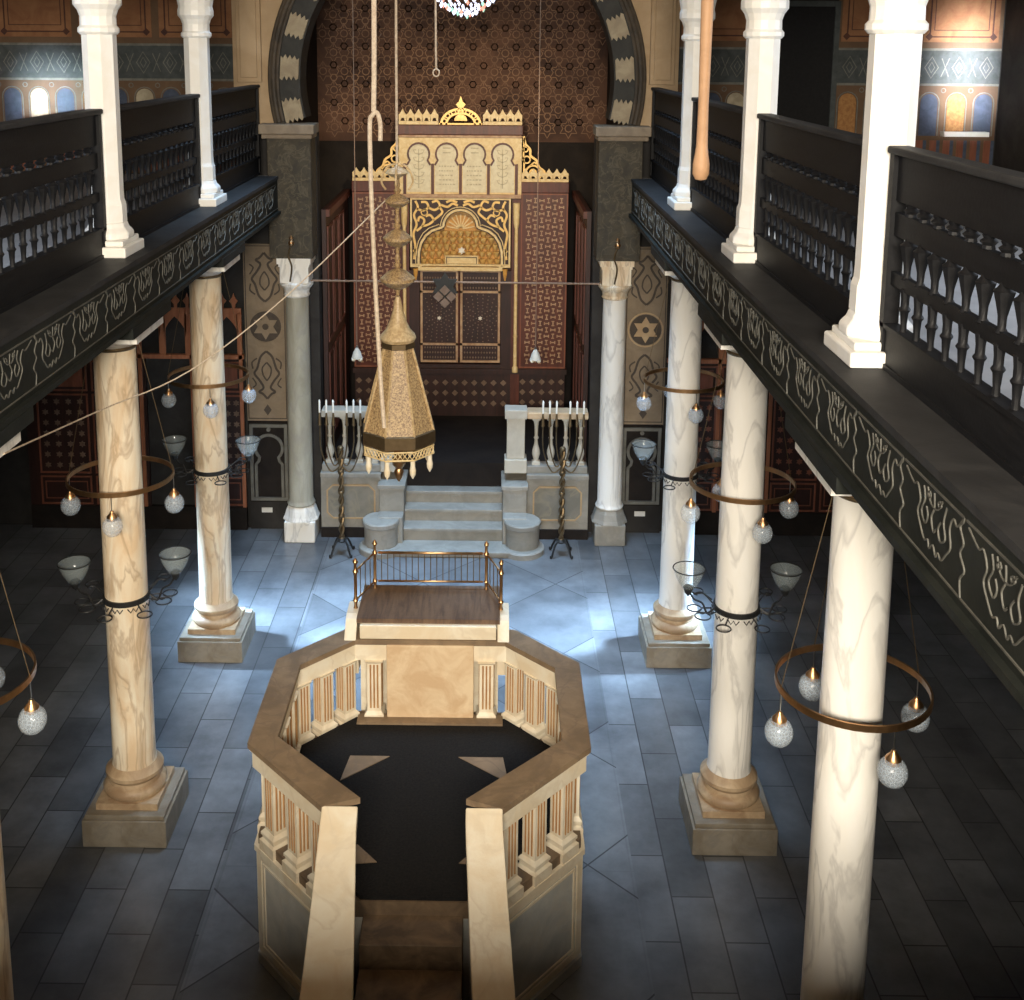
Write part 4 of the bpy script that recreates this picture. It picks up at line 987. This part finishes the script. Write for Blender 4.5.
def bracket_lamp(label):
    t = thing('bracket_lamp', label, 'lamp', group='scrolled lamp brackets on the columns')
    MB().lathe([(.183, -.022), (.196, -.022), (.196, .022), (.183, .022)], n=28).build('band', 'iron', t)
    sc_ = MB()
    for k in range(10):
        a_ = 2*PI*k/10; sc_.tube([(.21*math.cos(a_+x), .21*math.sin(a_+x), -.03+z) for x, z in ((-.22, 0), (-.1, -.035), (0, .0), (.1, -.035), (.22, 0))], .005, 5)
    sc_.build('scroll_trim', 'iron', t)
    for s in (-1, 1):
        br = MB().tube(smoothpts([(s*.19, -.03, 0), (s*.26, -.06, -.03), (s*.30, -.05, .05), (s*.36, .0, .06), (s*.40, .0, .12)], 5), .009, 6)
        br.tube(smoothpts([(s*.19, .05, 0), (s*.27, .12, .06), (s*.33, .16, .03), (s*.30, .20, .0)], 5), .007, 6)
        br.tube(smoothpts([(s*.26, -.05, -.03), (s*.29, -.02, -.06), (s*.33, -.04, -.03), (s*.31, -.06, 0)], 5), .006, 6); br.build('scroll_arm', 'iron', t, True)
        bw = MB().lathe([(.02, 0), (.05, .02), (.085, .07), (.115, .13), (.135, .20), (.130, .20), (.108, .13), (.08, .075), (.045, .03), (.004, .015)], (s*.41, .02, .13), 22).build('glass_bowl', 'clear', t, True)
        MB().lathe([(.004, -.05), (.03, -.02), (.045, .03), (.03, .045)], (s*.41, .02, .13), 14).tube([(s*.41+.135*math.cos(x*PI/12), .02+.135*math.sin(x*PI/12), .33) for x in range(24)], .005, 5, closed=True).build('bowl_mount', 'iron', bw, True)
        for (x, y, z, r) in ((.31, -.14, -.02, .065), (.36, -.02, -.01, .06), (.16, -.27, -.06, .06), (.30, .22, .03, .055)):
            MB().tube([(s*x+r*math.cos(q*PI/10), y+r*math.sin(q*PI/10), z) for q in range(20)], .006, 6, closed=True).tube([(s*x*.6, y*.6, -.01), (s*x*.85, y*.82, z)], .006, 5).build('lamp_holder', 'iron', t, True)
    return t
K0 = bracket_lamp('dark scrolled iron lamp bracket with two glass bowls on the right column beside the pulpit'); K0.location = (2.6, YR[2], 2.09)
dup(K0, (2.6, YR[3], 2.13), label='dark iron lamp bracket with glass bowls on the far right column')
dup(K0, (-2.6, YR[2], 2.13), label='dark iron lamp bracket with glass bowls on the left column beside the pulpit', rz=math.radians(14))
dup(K0, (-2.6, YR[3], 2.13), label='dark iron lamp bracket with glass bowls on the far left column')

# ================================================================== HANGING LANTERN, CORDS, CHANDELIER
LX, LY = -.345, 10.0
T = wthing('hanging_lantern', 'large pierced gold pyramidal lantern with glass drops hanging before the steps', 'lantern', (LX, LY, 3.3))
n8 = 8; r8 = PI/8+.12
def pt8(r, z, k): a_ = r8+2*PI*k/8; return (LX+r*math.cos(a_), LY+r*math.sin(a_), z)
MB().lathe([(.335, 3.33), (.135, 4.08), (.13, 4.08), (.33, 3.33)], (LX, LY, 0), 8, r8).build('shade', 'lantern', T)
rb = MB()
for k in range(8): rb.tube([pt8(.338, 3.33, k), pt8(.138, 4.08, k)], .011, 6)
rb.build('ribs', 'lantern_rib', T)
MB().lathe([(.335, 3.20), (.355, 3.22), (.355, 3.33), (.34, 3.34), (.33, 3.33), (.33, 3.2)], (LX, LY, 0), 8, r8).build('lower_band', 'dark_brass', T)
fr = MB()
for k in range(8):
    for j in range(6):
        a_, b_ = Vector(pt8(.335, 3.155, k)), Vector(pt8(.335, 3.155, k+1)); p = a_.lerp(b_, (j+.5)/6); d = (b_-a_).normalized()
        fr.tube([p+Vector((0, 0, .032)), p+d*.02, p-Vector((0, 0, .032)), p-d*.02], .006, 5, closed=True)
    fr.tube([pt8(.337, 3.19, k), pt8(.337, 3.19, k+1)], .008, 5); fr.tube([pt8(.337, 3.115, k), pt8(.337, 3.115, k+1)], .009, 5)
fr.build('beaded_fringe', 'gold_pale', T)
for k in range(8):
    x, y, z = pt8(.30, 3.10, k); MB().lathe([(.022, 0), (.022, -.05), (.030, -.09), (.026, -.13), (.004, -.17)], (x, y, z), 12).build('milk_glass_drop', 'milk', T, True)
MB().lathe([(.005, 2.80), (.03, 2.84), (.045, 2.90), (.03, 2.93), (.06, 2.97), (.065, 3.02), (.04, 3.05), (.05, 3.10), (.16, 3.18), (.33, 3.21)], (LX, LY, 0), 16).build('finial', 'brass', T, True)
MB().lathe([(.135, 4.08), (.16, 4.09), (.16, 4.135), (.145, 4.14)], (LX, LY, 0), 8, r8).build('upper_band', 'dark_brass', T)
MB().lathe([(.15, 4.14), (.165, 4.17), (.155, 4.20), (.11, 4.25), (.075, 4.33), (.045, 4.43), (.03, 4.52), (.018, 4.55)], (LX, LY, 0), 20).build('dome_cap', 'lantern_rib', T, True)
zb = 4.56
for k, (r, h) in enumerate(((.155, .20), (.13, .17), (.11, .13))):
    kn = MB().lathe([(.015, 0), (.02, .04), (.03, .06)], (LX, LY, zb), 10).lathe([(.015, 0), (r*.6, h*.15), (r, h*.42), (r, h*.55), (r*.55, h*.85), (.018, h)], (LX, LY, zb+.05), 14).lathe([(.018, 0), (.035, .03), (.018, .05), (.028, .08), (.015, .13)], (LX, LY, zb+.05+h), 10)
    kn.build('stem_bulb', 'lantern', T, True); zb += h+.185
cr = MB().lathe([(.01, 0), (.05, .02), (.11, .05), (.085, .08), (.02, .11), (.012, .16)], (LX, LY, zb), 12)
for k in range(4):
    a_ = k*PI/2; cr.tube(smoothpts([(LX, LY, zb+.13), (LX+.09*math.cos(a_), LY+.09*math.sin(a_), zb+.10), (LX+.14*math.cos(a_), LY+.14*math.sin(a_), zb-.02), (LX+.10*math.cos(a_), LY+.10*math.sin(a_), zb-.10)], 4), .01, 6)
cr.build('crown', 'lantern_rib', T, True)
def cord(name, pts, r, mat, label, cat='rope', smooth=True):
    p = smoothpts(pts, 6) if smooth else pts
    return tag(MB().tube(p, r, 7).build(name, mat, origin=pts[0], smooth=True), label, cat)
cord('rope', [(LX+.02, LY, 9.9), (LX+.0, LY, 7.2), (LX, LY, zb+.12)], .012, 'rope', 'thin pale rope from which the gold lantern hangs')
cord('rope', [(-.39, 8.6, 9.9), (-.39, 8.6, 7.1), (-.40, 8.6, 6.28)], .020, 'rope', 'thick pale rope hanging from the ceiling with a bent hook-like loop at its lower end')
cord('looped_rope', [(-.352, 8.6, 6.06), (-.352, 8.6, 6.19), (-.375, 8.6, 6.27), (-.41, 8.6, 6.25), (-.43, 8.6, 6.15), (-.42, 8.6, 5.5), (-.385, 8.6, 4.6), (-.36, 8.6, 4.1), (-.34, 8.6, 3.80)], .017, 'rope', 'pale doubled rope looped over the hook and falling in front of the gold lantern')
cord('cord', [(-.06, 11, 9.9), (-.055, 11, 7.2), (-.05, 11, 6.56)], .010, 'rope', 'short pale cord ending in a small ring above the ark crest')
tag(MB().tube([(-.05+.03*math.cos(k*PI/6), 11, 6.52+.035*math.sin(k*PI/6)) for k in range(12)], .008, 6, closed=True).build('cord_ring', 'rope', origin=(-.05, 11, 6.5)), 'small ring at the end of the short cord above the ark crest', 'ring')
cord('slack_cord', [(-2.10, 5.78, 4.60), (-2.22, 7.6, 4.25), (-1.86, 8.6, 4.25), (-1.23, 9.3, 4.69), (-.45, 9.98, 5.42)], .0055, 'rope', 'thin slack cord stretched from the left column to the top of the lantern')
cord('lamp_cord', [(-1.28, 14.6, 9.9), (-1.28, 14.6, 7.3), (-1.28, 14.6, 2.86)], .006, 'rope_dim', 'thin dim cord carrying the small white bell lamp left of the ark')
cord('lamp_cord', [(1.08, 14.6, 9.9), (1.08, 14.6, 7.3), (1.08, 14.6, 2.86)], .006, 'rope_dim', 'thin dim cord carrying the small white bell lamp right of the ark')
for x, nm in ((-1.28, 'left'), (1.08, 'right')):
    t = wthing('bell_lamp', f'small white bell-shaped glass lamp hanging low {nm} of the ark doors', 'lamp', (x, 14.6, 2.72))
    MB().lathe([(.075, 2.70), (.065, 2.73), (.05, 2.78), (.03, 2.82), (.02, 2.84)], (x, 14.6, 0), 14).build('shade', 'podium_pale', t, True)
    rs = MB()
    for k in range(3):
        a_ = k*2*PI/3+PI/2; rs.sphere((x+.05*math.cos(a_), 14.6+.05*math.sin(a_), 2.69), .03, 10, 6)
    rs.build('bulb_cluster', 'milk', t, True); MB().lathe([(.02, 2.84), (.012, 2.87)], (x, 14.6, 0), 8).build('cap', 'silver', t)
# tie rod with dark star
tag(MB().tube([(-1.93, 14.95, 3.67), (1.95, 14.95, 3.655)], .014, 8).build('tie_rod', 'rope_dim', origin=(0, 14.95, 3.66)), 'thin iron rod spanning between the two arch columns in front of the ark', 'rod')
sx, sz = -.13, 3.62; t = wthing('star_lamp', 'dark pointed star ornament on the rod in front of the ark doors', 'ornament', (sx, 14.88, sz))
Fs = FY(14.90); mb = MB(); fan(mb, Fs, star6(sx, sz, .19, 90), (sx, sz), -.02, .02); mb.build('star', 'arch_black', t)
mb = MB()
for q in ((0, -.05), (-.085, -.135), (.085, -.135), (0, -.22)): MB().plate(FY(14.86), [(sx+q[0]-.07, sz+q[1]), (sx+q[0], sz+q[1]-.07), (sx+q[0]+.07, sz+q[1]), (sx+q[0], sz+q[1]+.07)], -.01, .01).build('faceted_pendant', 'inlay_dim', t)
for s in (-1, 1):
    nm = 'left' if s < 0 else 'right'
    x = s*2.14; t = wthing('pier_lamp_hook', f'small brass hook with chain on the {nm} arch pier above the column capital', 'hook', (x, 14.7, 3.7))
    MB().sphere((x, 14.70, 4.22), .04, 12, 8).lathe([(.015, 0), (.03, .03), (.012, .07)], (x, 14.70, 4.25), 8).build('brass_knob', 'brass', t, True)
    MB().tube(smoothpts([(x, 14.70, 4.2), (x-.04, 14.70, 4.05), (x+.0, 14.70, 3.90), (x-.03, 14.72, 3.70)], 5), .012, 6).build('chain', 'dark_brass', t)
# crystal chandelier, only its lowest tier reaches the view
ch = wthing('crystal_chandelier', 'sparkling crystal chandelier whose lowest beads show at the very top of the view', 'chandelier', (.20, 12, 7.1))
MB().tube([(.20, 12, 9.95), (.20, 12, 7.45)], .012, 6).lathe([(.02, 7.28), (.10, 7.32), (.30, 7.36), (.31, 7.39), (.05, 7.42), (.03, 7.6)], (.20, 12, 0), 20).build('brass_body', 'dark_brass', ch, True)
for tier, (r, z, n) in enumerate(((.29, 7.25, 20), (.25, 7.20, 18), (.19, 7.155, 14), (.12, 7.115, 9), (.05, 7.09, 5))):
    for k in range(n):
        a_ = 2*PI*k/n+tier*.3; c_ = (.20+r*math.cos(a_), 12+r*math.sin(a_), z+random.uniform(-.012, .012))
        mk = 'lit_red' if (k*7+tier) % 6 == 2 else 'lit_green' if (k*5+tier) % 9 == 4 else 'lit_crystal'
        MB().lathe([(.003, -.028), (.018, 0), (.003, .022)], c_, 6).build('crystal_drop', mk, ch)
# leather pull hanging at upper right
px, py = 1.78, 7.0
t = wthing('hanging_pull', 'tan leather-covered pull with rounded end hanging in front of the right gallery', 'pull', (px, py, 6.0))
MB().lathe([(.036, 6.17), (.032, 6.4), (.038, 7.0), (.042, 7.6), (.02, 9.9)], (px-.0, py, 0), 14).build('sleeve', 'knob', t, True)
MB().lathe([(.004, 5.955), (.035, 5.965), (.052, 6.00), (.052, 6.06), (.042, 6.12), (.036, 6.17)], (px, py, 0), 16).build('rounded_end', 'knob', t, True)

# ================================================================== CANDELABRA BESIDE THE STEPS
def candelabrum(label, loc):
    t = thing('candelabrum', label, 'candelabrum', loc, group='floor candelabra before the podium')
    st_ = MB(); n = 40
    for q in (0, PI): st_.tube([(.022*math.cos(k*.75+q), .022*math.sin(k*.75+q), .22+k*1.30/n) for k in range(n+1)], .022, 7)
    for z in (.22, .55, .88, 1.18, 1.50): st_.sphere((0, 0, z), .045, 12, 8, .8)
    st_.build('twisted_stem', 'dark_brass', t, True)
    b_ = MB().lathe([(.05, .18), (.07, .20), (.035, .24)], (0, 0, 0), 14)
    for k in range(4):
        a_ = PI/4+k*PI/2; c_, s_ = math.cos(a_), math.sin(a_); b_.tube(smoothpts([(0, 0, .20), (.09*c_, .09*s_, .20), (.15*c_, .15*s_, .10), (.18*c_, .18*s_, .03), (.20*c_, .20*s_, .02), (.20*c_, .20*s_, .05)], 4), .015, 6)
    b_.build('footed_base', 'iron', t, True)
    for x in (-.27, -.18, -.09, .09, .18, .27):
        d = abs(x); MB().tube(smoothpts([(0, 0, 1.50-d*.9), (x*.5, 0, 1.42-d*.9), (x*.95, 0, 1.60-d*.5), (x, 0, 1.80)], 5), .010, 6).lathe([(.01, 1.80), (.026, 1.82), (.022, 1.84), (.012, 1.99)], (x, 0, 0), 10).build('branch', 'dark_brass', t, True)
        MB().lathe([(.013, 1.99), (.013, 2.15), (.004, 2.17)], (x, 0, 0), 10).build('candle', 'candle', t, True)
    return t
k0 = candelabrum('twisted brass six-branched floor candelabrum with white candles, right of the steps', (1.46, 14.50, 0))
dup(k0, (-1.50, 14.46, 0), label='twisted brass six-branched floor candelabrum with white candles, left of the steps')
